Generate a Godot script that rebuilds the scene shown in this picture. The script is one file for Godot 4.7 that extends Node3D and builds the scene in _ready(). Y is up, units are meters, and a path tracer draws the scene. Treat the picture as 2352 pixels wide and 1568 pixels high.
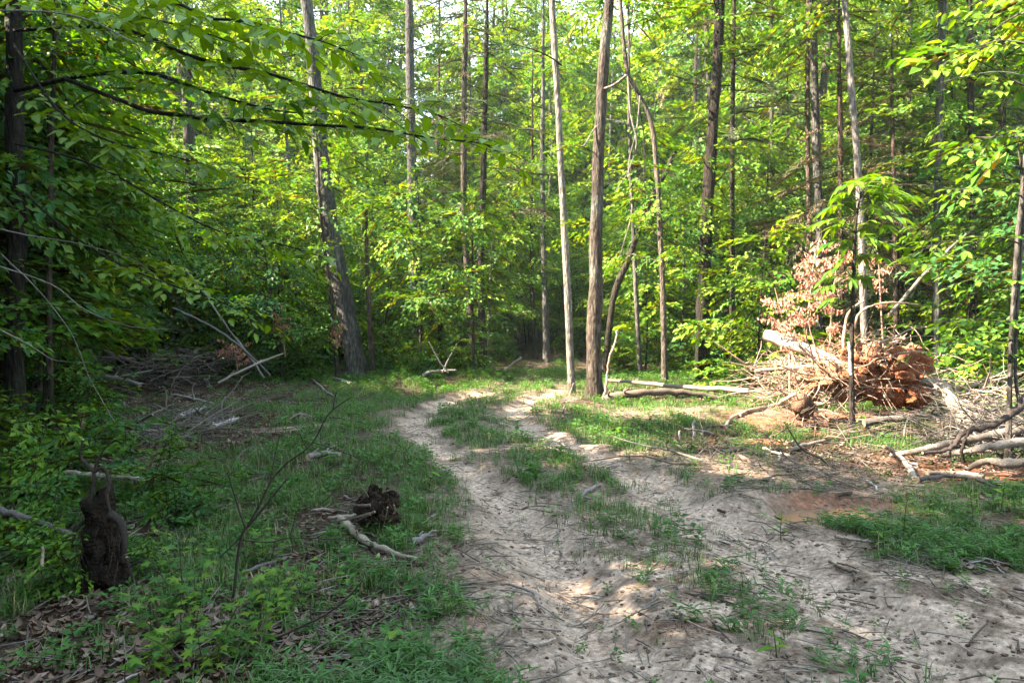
extends Node3D
# A woodland clearing: a two-rut dirt trail bends away between tall trunks, an uprooted red-clay root
# ball lies in the sun on the right, brush piles and a shaded thicket on the left.

var rng := RandomNumberGenerator.new()
var n_a := FastNoiseLite.new()
var n_b := FastNoiseLite.new()
var n_c := FastNoiseLite.new()
var M := {}
var L := {}
var SP := {}
var taken := {}
const SUN := Vector3(-0.756, 0.645, 0.112)   # towards the sun

# ------------------------------------------------------------------ mesh buffers
class MB:
	var v := PackedVector3Array()
	var n := PackedVector3Array()
	var c := PackedColorArray()
	var i := PackedInt32Array()

	func vert(p: Vector3, nn: Vector3, col: Color) -> int:
		v.append(p)
		n.append(nn)
		c.append(col)
		return v.size() - 1

	func mesh(mat: Material, off: Vector3, m: ArrayMesh = null) -> ArrayMesh:
		var a := []
		a.resize(Mesh.ARRAY_MAX)
		a[Mesh.ARRAY_VERTEX] = Transform3D(Basis(), -off) * v
		a[Mesh.ARRAY_NORMAL] = n
		a[Mesh.ARRAY_COLOR] = c
		if i.size():
			a[Mesh.ARRAY_INDEX] = i
		if m == null:
			m = ArrayMesh.new()
		m.add_surface_from_arrays(Mesh.PRIMITIVE_TRIANGLES, a)
		m.surface_set_material(m.get_surface_count() - 1, mat)
		return m

# ------------------------------------------------------------------ naming and tagging
func numbered(called: String) -> String:
	var k: int = taken.get(called, 0)
	taken[called] = k + 1
	return called if k == 0 else "%s_%03d" % [called, k]

func thing(called: String, label: String, category: String, at_: Vector3, group := "") -> Node3D:
	var o := Node3D.new()
	o.name = numbered(called)
	o.position = at_
	add_child(o)
	tag(o, label, category, group)
	return o

func tag(o: Node, label: String, category: String, group := "") -> void:
	o.set_meta("label", label)
	if category:
		o.set_meta("category", category)
	if group:
		o.set_meta("group", group)

func part(called: String, mb: MB, mat: Material, parent: Node3D, kind := "") -> MeshInstance3D:
	var o := MeshInstance3D.new()
	o.name = called
	o.mesh = mb.mesh(mat, parent.position)
	parent.add_child(o, true)
	if kind:
		o.set_meta("kind", kind)
	return o

func solo(called: String, mb: MB, mat: Material, at_: Vector3, label: String, category: String, group := "") -> MeshInstance3D:
	var o := MeshInstance3D.new()
	o.name = numbered(called)
	o.mesh = mb.mesh(mat, at_)
	o.position = at_
	add_child(o)
	tag(o, label, category, group)
	return o

func stuff(called: String, mesh: Mesh, xf: Array, cols: Array, label: String, category: String) -> void:
	var mm := MultiMesh.new()
	mm.transform_format = MultiMesh.TRANSFORM_3D
	mm.use_colors = true
	mm.mesh = mesh
	mm.instance_count = xf.size()
	for k in xf.size():
		mm.set_instance_transform(k, xf[k])
		mm.set_instance_color(k, cols[k])
	var o := MultiMeshInstance3D.new()
	o.name = numbered(called)
	o.multimesh = mm
	add_child(o)
	tag(o, label, category)
	o.set_meta("kind", "stuff")

# ------------------------------------------------------------------ measuring from the photograph
const F := 1568.0
const PITCH := 0.0376
const EYE := Vector3(0, 1.6, 0)

func ray(px: float, py: float) -> Vector3:
	var r := Vector3((px - 1176.0) / F, -(py - 784.0) / F, -1.0)
	r = r.rotated(Vector3.RIGHT, -PITCH)
	return r / -r.z

func at(px: float, py: float, d: float) -> Vector3:
	return EYE + ray(px, py) * d

func gp(px: float, py: float) -> Vector3:
	var r := ray(px, py)
	var p := EYE + r * (1.6 / maxf(-r.y, 0.02))
	for k in 5:
		p = EYE + r * ((1.6 - hgt(p.x, p.z)) / maxf(-r.y, 0.02))
	p.y = hgt(p.x, p.z)
	return p

func rr(a: float, b: float) -> float:
	return rng.randf_range(a, b)

func sst(a: float, b: float, x: float) -> float:
	return smoothstep(a, b, x)

# ------------------------------------------------------------------ the lie of the land
const TRAIL := [[-30.0, 4.0], [-6.0, 2.0], [0.0, 1.45], [3.0, 1.25], [4.0, 1.12], [5.0, 0.92], [6.0, 0.70], [7.3, 0.22], [9.0, -0.42], [10.5, -0.78], [12.2, -0.62], [14.0, 0.05], [16.0, 0.85], [20.0, 1.45], [24.0, 1.85], [30.0, 3.2], [45.0, 9.0], [90.0, 30.0]]

func trail_x(d: float) -> float:
	for k in range(1, TRAIL.size()):
		if d < TRAIL[k][0] or k == TRAIL.size() - 1:
			var t: float = (d - TRAIL[k - 1][0]) / (TRAIL[k][0] - TRAIL[k - 1][0])
			return lerpf(TRAIL[k - 1][1], TRAIL[k][1], clampf(t, 0, 1))
	return 0.0

var t_at := PackedFloat32Array()
var t_cos := PackedFloat32Array()

func trail_table() -> void:
	for k in 1200:
		var d := -20.0 + k * 0.1
		t_at.append((trail_x(d - 0.5) + trail_x(d) + trail_x(d + 0.5)) / 3.0)
	for k in 1200:
		var s: float = (t_at[mini(k + 4, 1199)] - t_at[maxi(k - 4, 0)]) / 0.8
		t_cos.append(1.0 / sqrt(1.0 + s * s))

func across(x: float, z: float) -> float:      # signed distance from the trail's middle
	var k := clampi(int((-z + 20.0) * 10.0), 0, 1199)
	return (x - t_at[k]) * t_cos[k]

func hgt(x: float, z: float) -> float:
	var d := -z
	var u := across(x, z)
	var h := n_a.get_noise_2d(x * 0.9, z * 0.9) * 0.16 + n_a.get_noise_2d(x * 4.0 + 31.0, z * 4.0) * 0.032
	h += n_b.get_noise_2d(x * 6.0, z * 6.0) * 0.010
	var au := absf(u)
	var flat := exp(-pow(u / 1.9, 2.0))
	h *= 1.0 - 0.65 * flat
	var fade := 1.0 - 0.6 * sst(13.0, 20.0, d)
	h -= (0.06 + 0.02 * (1.0 - sst(6.0, 9.0, d))) * fade * exp(-pow((au - 0.72) / 0.24, 4.0)) * (1.0 + 0.5 * n_a.get_noise_2d(x * 3.0, z * 3.0))
	h += 0.03 * fade * exp(-pow((au - 1.22) / 0.26, 2.0)) * (0.6 + n_a.get_noise_2d(x * 6.0, z * 6.0 + 90.0))
	h += 0.008 * exp(-pow(u / 1.4, 2.0)) * n_c.get_noise_2d(x * 14.0, z * 14.0)
	h += 0.012 * maxf(0.0, d - 22.0) + 0.035 * maxf(0.0, -x - 7.0) * sst(2.0, 10.0, d) + 0.03 * maxf(0.0, x - 7.0)
	# the shallow silt hollow on the right
	var q := Vector2((x - 2.62) / 0.62, (d - 5.45) / 0.36).length()
	h = lerpf(h, -0.075, 1.0 - sst(0.75, 1.35, q))
	h += 0.05 * exp(-pow((q - 1.6) / 0.3, 2.0)) * sst(5.3, 5.8, d)
	return h

func sand(x: float, z: float) -> float:
	var d := -z
	var u := across(x, z)
	var au := absf(u)
	var nn := n_a.get_noise_2d(x * 5.0 + 7.0, z * 5.0) * 0.55 + n_b.get_noise_2d(x * 3.0, z * 3.0) * 0.3
	var near := 1.0 - sst(4.6, 6.6, d)
	var wide := 1.0 - sst(1.15 + near * 0.1, 1.75 + near * 1.2, absf(u - near * 0.75) + nn * 0.55)
	var ruts := exp(-pow((au - 0.72) / 0.33, 2.0))
	var far := maxf(ruts * (0.95 + nn * 1.5), wide * 0.35 * (1.0 + nn))
	far *= 1.0 - 0.75 * sst(13.5, 17.0, d)
	var s := lerpf(far, wide * (0.95 + nn * 0.4), near)
	s *= sst(0.75, 1.2, Vector2((x - 3.6) / 1.5, (d - 4.75) / 0.72).length() + nn * 0.5)
	# worn apron to the right of the trail
	s = maxf(s, 0.5 * (1.0 - sst(0.4, 1.3, Vector2((x - 2.6) / 1.9, (d - 6.6) / 1.5).length() + nn * 0.5)))
	s = maxf(s, 0.9 * (1.0 - sst(0.7, 1.2, Vector2((x + 3.1) / 0.75, (d - 9.6) / 0.4).length() + nn * 0.4)))
	s = maxf(s, 0.42 * (1.0 - sst(0.4, 1.3, Vector2((x - 3.2) / 2.4, (d - 11.3) / 0.9).length() + nn * 0.6)))
	return clampf(s, 0, 1)

func clay(x: float, z: float) -> float:
	var d := -z
	var nn := n_a.get_noise_2d(x * 6.0, z * 6.0 + 55.0)
	var c := 0.65 * (1.0 - sst(0.2, 1.5, Vector2((x - 2.95) / 0.9, (d - 5.95) / 0.28).length() + nn * 0.9))
	c = maxf(c, 1.0 - sst(0.5, 1.2, Vector2((x - 5.0) / 1.4, (d - 7.3) / 0.7).length() + nn * 0.9))
	c = maxf(c, 1.0 - sst(0.5, 1.15, Vector2((x - 4.9) / 1.9, (d - 10.6) / 1.0).length() + nn * 0.6))
	c = maxf(c, 0.8 * (1.0 - sst(0.4, 1.2, Vector2((x - 3.2) / 0.7, (d - 9.1) / 0.3).length() + nn * 0.6)))
	c = maxf(c, 0.3 * (1.0 - sst(0.4, 1.2, Vector2((x - 0.75) / 0.5, (d - 3.45) / 0.16).length() + nn * 0.6)))
	return clampf(c, 0, 1)

func litter(x: float, z: float) -> float:         # bare leaf litter instead of grass
	var d := -z
	var nn := n_a.get_noise_2d(x * 3.0 + 17.0, z * 3.0) * 0.6
	var a := 1.0 - sst(0.7, 1.3, Vector2((x + 2.4) / 1.5, (d - 2.6) / 1.3).length() + nn)
	a = maxf(a, 1.0 - sst(0.7, 1.3, Vector2((x + 4.1) / 1.0, (d - 8.8) / 2.4).length() + nn))
	a = maxf(a, 1.0 - sst(0.7, 1.3, Vector2((x + 7.0) / 2.6, (d - 13.5) / 3.4).length() + nn))
	a = maxf(a, 1.0 - sst(0.7, 1.3, Vector2((x - 3.4) / 1.7, (d - 7.6) / 1.2).length() + nn))
	a = maxf(a, 0.8 * (1.0 - sst(0.7, 1.3, Vector2((x + 1.1) / 0.65, (d - 3.5) / 0.7).length() + nn)))
	a = maxf(a, 0.25 * (1.0 - sst(0.6, 1.3, Vector2((x + 2.3) / 1.2, (d - 5.2) / 1.2).length() + nn)))
	a = maxf(a, sst(17.0, 22.0, d + nn * 4.0))
	a = maxf(a, sst(4.5, 7.0, -x - maxf(0.0, d - 6.0) * 0.35 + nn))
	return clampf(a, 0, 1)

func grassy(x: float, z: float) -> float:
	var nn := n_a.get_noise_2d(x * 4.0 + 71.0, z * 4.0) + 0.5 * n_b.get_noise_2d(x * 2.0, z * 2.0 + 11.0)
	var g := (1.0 - sst(0.12, 0.6, sand(x, z))) * (1.0 - 0.93 * litter(x, z)) * (1.0 - clay(x, z))
	var strip := exp(-pow(across(x, z) / 0.33, 2.0)) * (0.2 + 0.8 * sst(4.4, 6.0, -z)) * sst(-0.6, 0.0, nn)
	return clampf(maxf(g * (0.75 + nn * 1.1), 0.8 * strip), 0, 1)

# ------------------------------------------------------------------ materials
func noise_tex(freq: float, a: Color, b: Color, kind: int, seed_: int, stretch := 1.0, octaves := 5) -> NoiseTexture2D:
	var f := FastNoiseLite.new()
	f.seed = seed_
	f.noise_type = kind
	f.frequency = freq
	f.fractal_octaves = octaves
	f.fractal_gain = 0.6
	var t := NoiseTexture2D.new()
	t.width = 512
	t.height = 512
	t.seamless = true
	t.noise = f
	var g := Gradient.new()
	g.set_color(0, a)
	g.set_color(1, b)
	t.color_ramp = g
	return t

func mat(called: String, rough: float, tex: Texture2D, scale: Vector3, bump: Texture2D = null, bump_cm := 0.0, spec := 0.4) -> StandardMaterial3D:
	var m := StandardMaterial3D.new()
	m.resource_name = called
	m.roughness = rough
	m.metallic_specular = spec
	m.vertex_color_use_as_albedo = true
	if tex:
		m.albedo_texture = tex
		m.uv1_triplanar = true
		m.uv1_scale = scale
	if bump:
		m.heightmap_enabled = true
		m.heightmap_texture = bump
		m.heightmap_scale = bump_cm
	M[called] = m
	return m

func leaf_mat(called: String, rough: float, back: Color, spec := 0.4) -> StandardMaterial3D:
	var m := mat(called, rough, null, Vector3.ONE, null, 0.0, spec)
	m.backlight_enabled = true
	m.backlight = back
	m.cull_mode = BaseMaterial3D.CULL_DISABLED
	return m

func make_materials() -> void:
	var bark := noise_tex(0.025, Color(0.28, 0.28, 0.28), Color(1, 1, 1), FastNoiseLite.TYPE_SIMPLEX_SMOOTH, 3)
	var ridge := noise_tex(0.035, Color(0, 0, 0), Color(1, 1, 1), FastNoiseLite.TYPE_PERLIN, 4)
	var fine := noise_tex(0.05, Color(0.5, 0.5, 0.5), Color(1, 1, 1), FastNoiseLite.TYPE_SIMPLEX_SMOOTH, 5)
	var speck := noise_tex(0.09, Color(0.48, 0.46, 0.44), Color(1.0, 1.0, 1.0), FastNoiseLite.TYPE_VALUE_CUBIC, 6, 1.0, 4)
	var lumps := noise_tex(0.03, Color(0, 0, 0), Color(1, 1, 1), FastNoiseLite.TYPE_SIMPLEX_SMOOTH, 8)
	mat("bark", 0.95, bark, Vector3(1.5, 0.30, 1.5), ridge, 5.0, 0.25)
	mat("wood", 0.9, fine, Vector3(1.6, 1.6, 1.6), ridge, 0.8, 0.3)
	mat("earth", 1.0, fine, Vector3(2.2, 2.2, 2.2), lumps, 3.0, 0.2)
	var g := mat("ground", 1.0, speck, Vector3(1.1, 1.1, 1.1), lumps, 1.5, 0.2)
	g.uv1_world_triplanar = true
	g.detail_enabled = true
	g.detail_blend_mode = BaseMaterial3D.BLEND_MODE_MUL
	g.detail_uv_layer = BaseMaterial3D.DETAIL_UV_2
	g.detail_albedo = noise_tex(0.06, Color(0.75, 0.74, 0.73), Color(1, 1, 1), FastNoiseLite.TYPE_SIMPLEX_SMOOTH, 9)
	g.uv2_triplanar = true
	g.uv2_world_triplanar = true
	g.uv2_scale = Vector3(0.37, 0.37, 0.37)
	leaf_mat("leaf", 0.5, Color(1.0, 0.95, 0.22), 0.3)
	leaf_mat("needle", 0.6, Color(0.35, 0.35, 0.2))
	leaf_mat("grass", 0.45, Color(0.7, 0.8, 0.3))
	leaf_mat("dead_leaf", 0.8, Color(0.5, 0.35, 0.25), 0.25)
	var w := StandardMaterial3D.new()
	w.resource_name = "silt_water"
	w.albedo_color = Color(0.44, 0.36, 0.29)
	w.roughness = 0.14
	w.metallic_specular = 0.5
	M["silt"] = w

# ------------------------------------------------------------------ shapes
func tube(mb: MB, pts: Array, rads: Array, sides: int, col: Color, rough := 0.0, freq := 9.0, tip := true, lichen := 0.0) -> void:
	var base := mb.v.size()
	var n := pts.size()
	var ref := Vector3(0.31, 0.1, 0.94)
	for i in n:
		var p: Vector3 = pts[i]
		var t: Vector3 = (pts[mini(i + 1, n - 1)] - pts[maxi(i - 1, 0)]).normalized()
		var a := t.cross(ref).normalized()
		var b := t.cross(a)
		var r0: float = rads[i]
		for k in sides:
			var th := TAU * k / sides
			var o := a * cos(th) + b * sin(th)
			var q := p + o * r0
			var r := r0
			var cc := col
			if rough > 0.0:
				var e := n_b.get_noise_3d(q.x * freq, q.y * freq * 0.3, q.z * freq)
				r *= 1.0 + rough * e * 2.0
				cc = col * (1.0 + 0.5 * e)
				if lichen > 0.0:
					var li := n_c.get_noise_3d(q.x * 5.0, q.y * 3.0, q.z * 5.0)
					cc = cc.lerp(Color(0.34, 0.36, 0.33), lichen * sst(0.18, 0.4, li))
			cc.a = 1.0
			mb.vert(p + o * r, o, cc)
	for i in n - 1:
		for k in sides:
			var k2 := (k + 1) % sides
			var p00 := base + i * sides + k
			var p01 := base + i * sides + k2
			mb.i.append_array([p00, p00 + sides, p01, p01, p00 + sides, p01 + sides])
	for e in 2:
		var ring := base + (n - 1) * sides if e == 1 else base
		var p: Vector3 = pts[n - 1] if e == 1 else pts[0]
		var t: Vector3 = (pts[n - 1] - pts[n - 2]).normalized() if e == 1 else (pts[0] - pts[1]).normalized()
		if rads[n - 1 if e == 1 else 0] < 0.006:
			continue
		var ec := Color(0.42, 0.33, 0.22)
		if not tip:
			ec = col
		var c0 := mb.vert(p + t * 0.01, t, ec)
		var first := mb.v.size()
		for k in sides:
			mb.vert(mb.v[ring + k], t, ec)
		for k in sides:
			if e == 1:
				mb.i.append_array([c0, first + (k + 1) % sides, first + k])
			else:
				mb.i.append_array([c0, first + k, first + (k + 1) % sides])

func smooth_path(pts: Array, per := 4) -> Array:
	var out := []
	for i in pts.size() - 1:
		var p0: Vector3 = pts[maxi(i - 1, 0)]
		var p1: Vector3 = pts[i]
		var p2: Vector3 = pts[i + 1]
		var p3: Vector3 = pts[mini(i + 2, pts.size() - 1)]
		for k in per:
			out.append(p1.cubic_interpolate(p2, p0, p3, float(k) / per))
	out.append(pts[pts.size() - 1])
	return out

func taper(n: int, r0: float, r1: float) -> Array:
	var out := []
	for i in n:
		out.append(lerpf(r0, r1, float(i) / maxi(n - 1, 1)))
	return out

func wander(p: Vector3, dir: Vector3, length: float, steps: int, kink: float, sag := 0.0) -> Array:
	var out := [p]
	var d := dir.normalized()
	for i in steps:
		d = (d + Vector3(rr(-kink, kink), rr(-kink, kink) - sag, rr(-kink, kink))).normalized()
		p += d * (length / steps)
		out.append(p)
	return out

# one leaf of four corners, folded along its middle
func flat_leaf(v: PackedVector3Array, nn: PackedVector3Array, p: Vector3, f: Vector3, u: Vector3, ln: float, w: float) -> void:
	var s := f.cross(u).normalized()
	u = s.cross(f).normalized()
	var t := p + f * ln - u * ln * 0.12
	var m := p + f * ln * 0.42
	var l := m - s * w + u * w * 0.35
	var r := m + s * w + u * w * 0.35
	v.append_array([p, l, t, p, t, r])
	var nl := (u + s * 0.35).normalized()
	var nr := (u - s * 0.35).normalized()
	nn.append_array([nl, nl, nl, nr, nr, nr])

# sprays: small flat twigs full of leaves, the building block of every crown
func make_sprays() -> void:
	for kind in ["broad", "wide", "needle", "thin"]:
		var list := []
		for q in 6:
			var v := PackedVector3Array()
			var nn := PackedVector3Array()
			var own := PackedFloat32Array()
			var count := 22
			if kind == "needle":
				count = 74
			elif kind == "thin":
				count = 13
			for k in count:
				var t := (k + 0.5) / count
				var side := 1.0 if k % 2 == 0 else -1.0
				var p := Vector3(side * rr(0.0, 0.10), rr(-0.05, 0.05) - 0.10 * t * t, -0.62 * t + rr(-0.03, 0.03))
				var ang := rr(0.35, 1.25) * side * (1.0 - 0.6 * t * t)
				var f := Vector3(sin(ang), rr(-0.45, 0.1), -cos(ang)).normalized()
				var u := Vector3(rr(-0.45, 0.45), 1.0, rr(-0.45, 0.45)).normalized()
				if kind == "needle":
					p = Vector3(0, -0.16 * t * t, -0.6 * t) + Vector3(side * rr(0, 0.16) * (1.0 - t), rr(-0.03, 0.03), 0)
					flat_leaf(v, nn, p, f, u, rr(0.05, 0.11), 0.005)
				elif kind == "wide":
					flat_leaf(v, nn, p, f, u, rr(0.11, 0.17), rr(0.045, 0.065))
				else:
					flat_leaf(v, nn, p, f, u, rr(0.075, 0.135), rr(0.026, 0.042))
				var shade := rr(0.72, 1.25)
				for e in 6:
					own.append(shade)
			var leaf_verts := v.size()
			flat_leaf(v, nn, Vector3(0, 0, 0.05), Vector3(0, -0.13, -1).normalized(), Vector3.UP, 0.66, 0.004)
			var tints := []
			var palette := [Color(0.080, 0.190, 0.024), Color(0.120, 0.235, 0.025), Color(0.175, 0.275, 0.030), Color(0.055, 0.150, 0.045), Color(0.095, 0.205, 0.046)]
			if kind == "needle":
				palette = [Color(0.050, 0.085, 0.032), Color(0.075, 0.105, 0.045), Color(0.125, 0.115, 0.065), Color(0.040, 0.075, 0.032), Color(0.150, 0.110, 0.070)]
			for tc in palette:
				var cs := PackedColorArray()
				for e in v.size():
					if e >= leaf_verts:
						cs.append(Color(0.08, 0.06, 0.045))
					else:
						var k2: float = own[e]
						cs.append(Color(tc.r * k2 * k2, tc.g * k2, tc.b * k2))
				tints.append(cs)
			list.append([v, nn, tints])
		SP[kind] = list

func spray(mb: MB, kind: String, p: Vector3, yaw: float, pitch: float, roll: float, s: float, tint: int) -> void:
	var e: Array = SP[kind][rng.randi() % 6]
	var b := Basis.from_euler(Vector3(pitch, yaw, roll))
	mb.v.append_array(Transform3D(b.scaled(Vector3.ONE * s), p) * e[0])
	mb.n.append_array(Transform3D(b, Vector3.ZERO) * e[1])
	mb.c.append_array(e[2][tint])

func pick_tint(mood: Array) -> int:
	return mood[rng.randi() % mood.size()]

func along(path: Array, y: float) -> Vector3:
	for i in range(1, path.size()):
		if path[i].y >= y:
			var t: float = (y - path[i - 1].y) / maxf(path[i].y - path[i - 1].y, 0.001)
			return path[i - 1].lerp(path[i], clampf(t, 0, 1))
	return path[path.size() - 1]

# limbs into wood, leaves into crown; y0..y1 above the base
var world_crown := false

func crown(wood: MB, leaves: MB, path: Array, y0: float, y1: float, reach: float, limbs: int, kind: String, mood: Array, bark: Color, size := 1.0, fill := 1.0, shape := 0) -> void:
	var base: Vector3 = path[0]
	var az := rr(0, TAU)
	for k in limbs:
		var t := (k + rr(0.0, 0.9)) / limbs
		var y := lerpf(y0, y1, t)
		var p := along(path, base.y + y)
		az += 2.39996 + rr(-0.5, 0.5)
		var prof := sqrt(maxf(0.04, 1.0 - t * 0.93)) if shape == 0 else sqrt(maxf(0.05, 1.0 - pow(2.0 * t - 0.85, 2.0)))
		if shape == 2:
			prof = 1.0 - t * 0.9
		var ln := reach * prof * rr(0.65, 1.1)
		var el := rr(0.0, 0.35) + 0.35 * t
		if shape == 1:
			el = rr(0.1, 0.75) + 0.35 * t
		if shape == 2:
			el = rr(-0.25, 0.05)
		var dir := Vector3(cos(az) * cos(el), sin(el), sin(az) * cos(el))
		var limb := wander(p, dir, ln, 4, 0.14, 0.07 if shape != 2 else 0.04)
		tube(wood, limb, taper(5, 0.006 + 0.008 * ln, 0.003), 5, bark)
		var step := 0.24 * size / fill
		var s := 0.22 * ln
		var side := 1.0
		while s < ln:
			var q := s / ln * 4.0
			var i := mini(int(q), 3)
			var pos: Vector3 = limb[i].lerp(limb[i + 1], q - i)
			var h: Vector3 = (limb[i + 1] - limb[i]).normalized()
			var yaw := atan2(-h.x, -h.z) + side * rr(0.3, 1.2)
			side = -side
			if world_crown and blocks_sun(pos.x, -pos.z, pos.y - 0.3, pos.y + 0.3, 0.45):
				s += step * 0.6
				continue
			spray(leaves, kind, pos + Vector3(rr(-0.08, 0.08), rr(-0.08, 0.08), rr(-0.08, 0.08)), yaw, rr(-0.35, 0.22) if shape == 2 else rr(-0.75, 0.4), rr(-0.4, 0.4) if shape == 2 else rr(-0.7, 0.7), size * rr(0.7, 1.3), pick_tint(mood))
			if ln > 1.3 and rng.randf() < 0.6 * fill:
				var off := Vector3(-sin(yaw), rr(-0.15, 0.12), -cos(yaw)) * rr(0.35, 0.6) * size
				spray(leaves, kind, pos + off, yaw + rr(-0.7, 0.7), rr(-0.8, 0.45), rr(-0.8, 0.8), size * rr(0.75, 1.2), pick_tint(mood))
			s += step * rr(0.7, 1.3)
		var hd: Vector3 = (limb[4] - limb[3]).normalized()
		spray(leaves, kind, limb[4], atan2(-hd.x, -hd.z), rr(-0.3, 0.1), rr(-0.3, 0.3), size, pick_tint(mood))

# ------------------------------------------------------------------ near leaves, built singly
func make_leaf_shapes() -> void:
	var tones := [Color(0.085, 0.185, 0.024), Color(0.125, 0.225, 0.026), Color(0.055, 0.145, 0.034)]
	for shape in ["oval", "lance", "star"]:
		var list := []
		for tone in tones:
			for q in 2:
				var mb := MB.new()
				if shape == "star":
					var c0 := mb.vert(Vector3(0, 0, 0), Vector3.UP, tone * 1.25)
					var rim := []
					for k in 11:
						var lob := k % 2 == 1
						var a := (k - 5) / 5.0 * 2.55
						var r := (1.0 if lob else 0.42) * (1.0 - 0.10 * absf(k - 5))
						if k == 0 or k == 10:
							r = 0.30
						rim.append(mb.vert(Vector3(sin(a) * r * 0.5, -0.10 * r * r + rr(-0.03, 0.03), -cos(a) * r * 0.5), Vector3(sin(a) * 0.2, 1, -cos(a) * 0.2).normalized(), tone * rr(0.85, 1.1)))
					for k in 10:
						mb.i.append_array([c0, rim[k], rim[k + 1]])
					mb.i.append_array([c0, rim[10], rim[0]])
				else:
					var w := 0.27 if shape == "oval" else 0.15
					var bend := rr(0.1, 0.3)
					var prev := []
					for k in 7:
						var t := k / 6.0
						var ww := w * pow(sin(PI * pow(clampf(t * 0.97 + 0.02, 0, 1), 0.82)), 0.8) * (1.0 + 0.08 * (1 if k % 2 else -1))
						var y := -bend * t * t
						var row := [mb.vert(Vector3(-ww, y + ww * 0.28, -t), Vector3(0.3, 1, 0).normalized(), tone * rr(0.88, 1.05)), mb.vert(Vector3(0, y, -t), Vector3.UP, tone * 1.25), mb.vert(Vector3(ww, y + ww * 0.28, -t), Vector3(-0.3, 1, 0).normalized(), tone * rr(0.88, 1.05))]
						if k > 0:
							mb.i.append_array([prev[0], row[0], row[1], prev[0], row[1], prev[1], prev[1], row[1], row[2], prev[1], row[2], prev[2]])
						prev = row
				for k in mb.c.size():
					mb.c[k].a = 1.0
				list.append(mb.mesh(M["leaf"], Vector3.ZERO))
		L[shape] = list

func leaf(parent: Node3D, shape: String, p: Vector3, f: Vector3, u: Vector3, ln: float, left: Array) -> void:
	f = f.normalized()
	var s := f.cross(u).normalized()
	u = s.cross(f).normalized()
	var b := Basis(s * ln, u * ln, -f * ln)
	var which: ArrayMesh = L[shape][rng.randi() % 6]
	if left[0] > 0:
		left[0] -= 1
		var o := MeshInstance3D.new()
		o.name = "leaf" if left[1] == 0 else "leaf_%03d" % left[1]
		left[1] += 1
		o.mesh = which
		o.transform = Transform3D(b, p - parent.position)
		parent.add_child(o)
	else:
		left[2].append(Transform3D(b, p - parent.position))

func rest_of_leaves(parent: Node3D, shape: String, left: Array) -> void:
	if left[2].is_empty():
		return
	var mm := MultiMesh.new()
	mm.transform_format = MultiMesh.TRANSFORM_3D
	mm.mesh = L[shape][2]
	mm.instance_count = left[2].size()
	for k in left[2].size():
		mm.set_instance_transform(k, left[2][k])
	var o := MultiMeshInstance3D.new()
	o.name = "foliage"
	o.multimesh = mm
	parent.add_child(o)
	o.set_meta("kind", "stuff")

# a leafy limb: side twigs in one plane with leaves in two ranks
func leafy_limb(tree: Node3D, px: Array, r0: float, left: Array, from: float, twig: float, ln: float, shape: String, every: float, bark: Color, called := "limb") -> void:
	var pts := []
	for e in px:
		pts.append(at(e[0], e[1], e[2]))
	var path := smooth_path(pts, 4)
	var mb := MB.new()
	tube(mb, path, taper(path.size(), r0, 0.003), 7, bark, 0.08, 20.0, false)
	var total := 0.0
	for i in path.size() - 1:
		total += path[i].distance_to(path[i + 1])
	var s := 0.0
	var next := total * from
	var side := 1.0
	for i in path.size() - 1:
		var seg: float = path[i].distance_to(path[i + 1])
		while next < s + seg:
			var p: Vector3 = path[i].lerp(path[i + 1], (next - s) / seg)
			var h: Vector3 = (path[i + 1] - path[i]).normalized()
			side = -side
			var out := h.cross(Vector3.UP).normalized() * side
			var tl := twig * rr(0.5, 1.25) * (1.0 - 0.3 * next / total)
			var dir := (h * rr(0.5, 1.0) + out * rr(0.5, 1.0) + Vector3.UP * rr(-0.3, 0.25)).normalized()
			var tw := wander(p, dir, tl, 4, 0.13, 0.05)
			tube(mb, tw, taper(5, 0.0035, 0.0015), 4, bark)
			var q := 0.05
			var sd := 1.0
			while q < tl:
				var qi := mini(int(q / tl * 4.0), 3)
				var lp: Vector3 = tw[qi].lerp(tw[qi + 1], q / tl * 4.0 - qi)
				var lh: Vector3 = (tw[qi + 1] - tw[qi]).normalized()
				var lo := lh.cross(Vector3.UP).normalized() * sd
				sd = -sd
				leaf(tree, shape, lp, lh * rr(0.1, 1.0) + lo + Vector3.UP * rr(-0.8, 0.3), Vector3(rr(-0.8, 0.8), 1, rr(-0.8, 0.8)), ln * rr(0.45, 1.2), left)
				q += every * rr(0.35, 1.5)
			leaf(tree, shape, tw[4], tw[4] - tw[3], Vector3(rr(-0.3, 0.3), 1, rr(-0.3, 0.3)), ln, left)
			next += every * 1.35 * rr(0.6, 1.4)
		s += seg
	part(called, mb, M["bark"], tree)

# ------------------------------------------------------------------ trees
func trunk_path(px: Array, d: float, top: float, lean := 0.0) -> Array:
	var pts := []
	var y0: float = px[0][1]
	for e in px:
		pts.append(at(e[0], e[1], d + lean * (y0 - e[1]) / 800.0))
	var b: Vector3 = pts[0]
	pts[0] = Vector3(b.x, hgt(b.x, b.z) - 0.06, b.z)
	var last: Vector3 = pts[pts.size() - 1]
	if top > last.y + 0.5:
		var dir: Vector3 = (last - pts[pts.size() - 2]).normalized()
		dir = (dir + Vector3.UP * 0.7).normalized()
		var steps := 4
		for k in steps:
			last += dir * (top - pts[pts.size() - 1].y) / (steps - k) / maxf(dir.y, 0.4)
			pts.append(last)
	return smooth_path(pts, 4)

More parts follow.
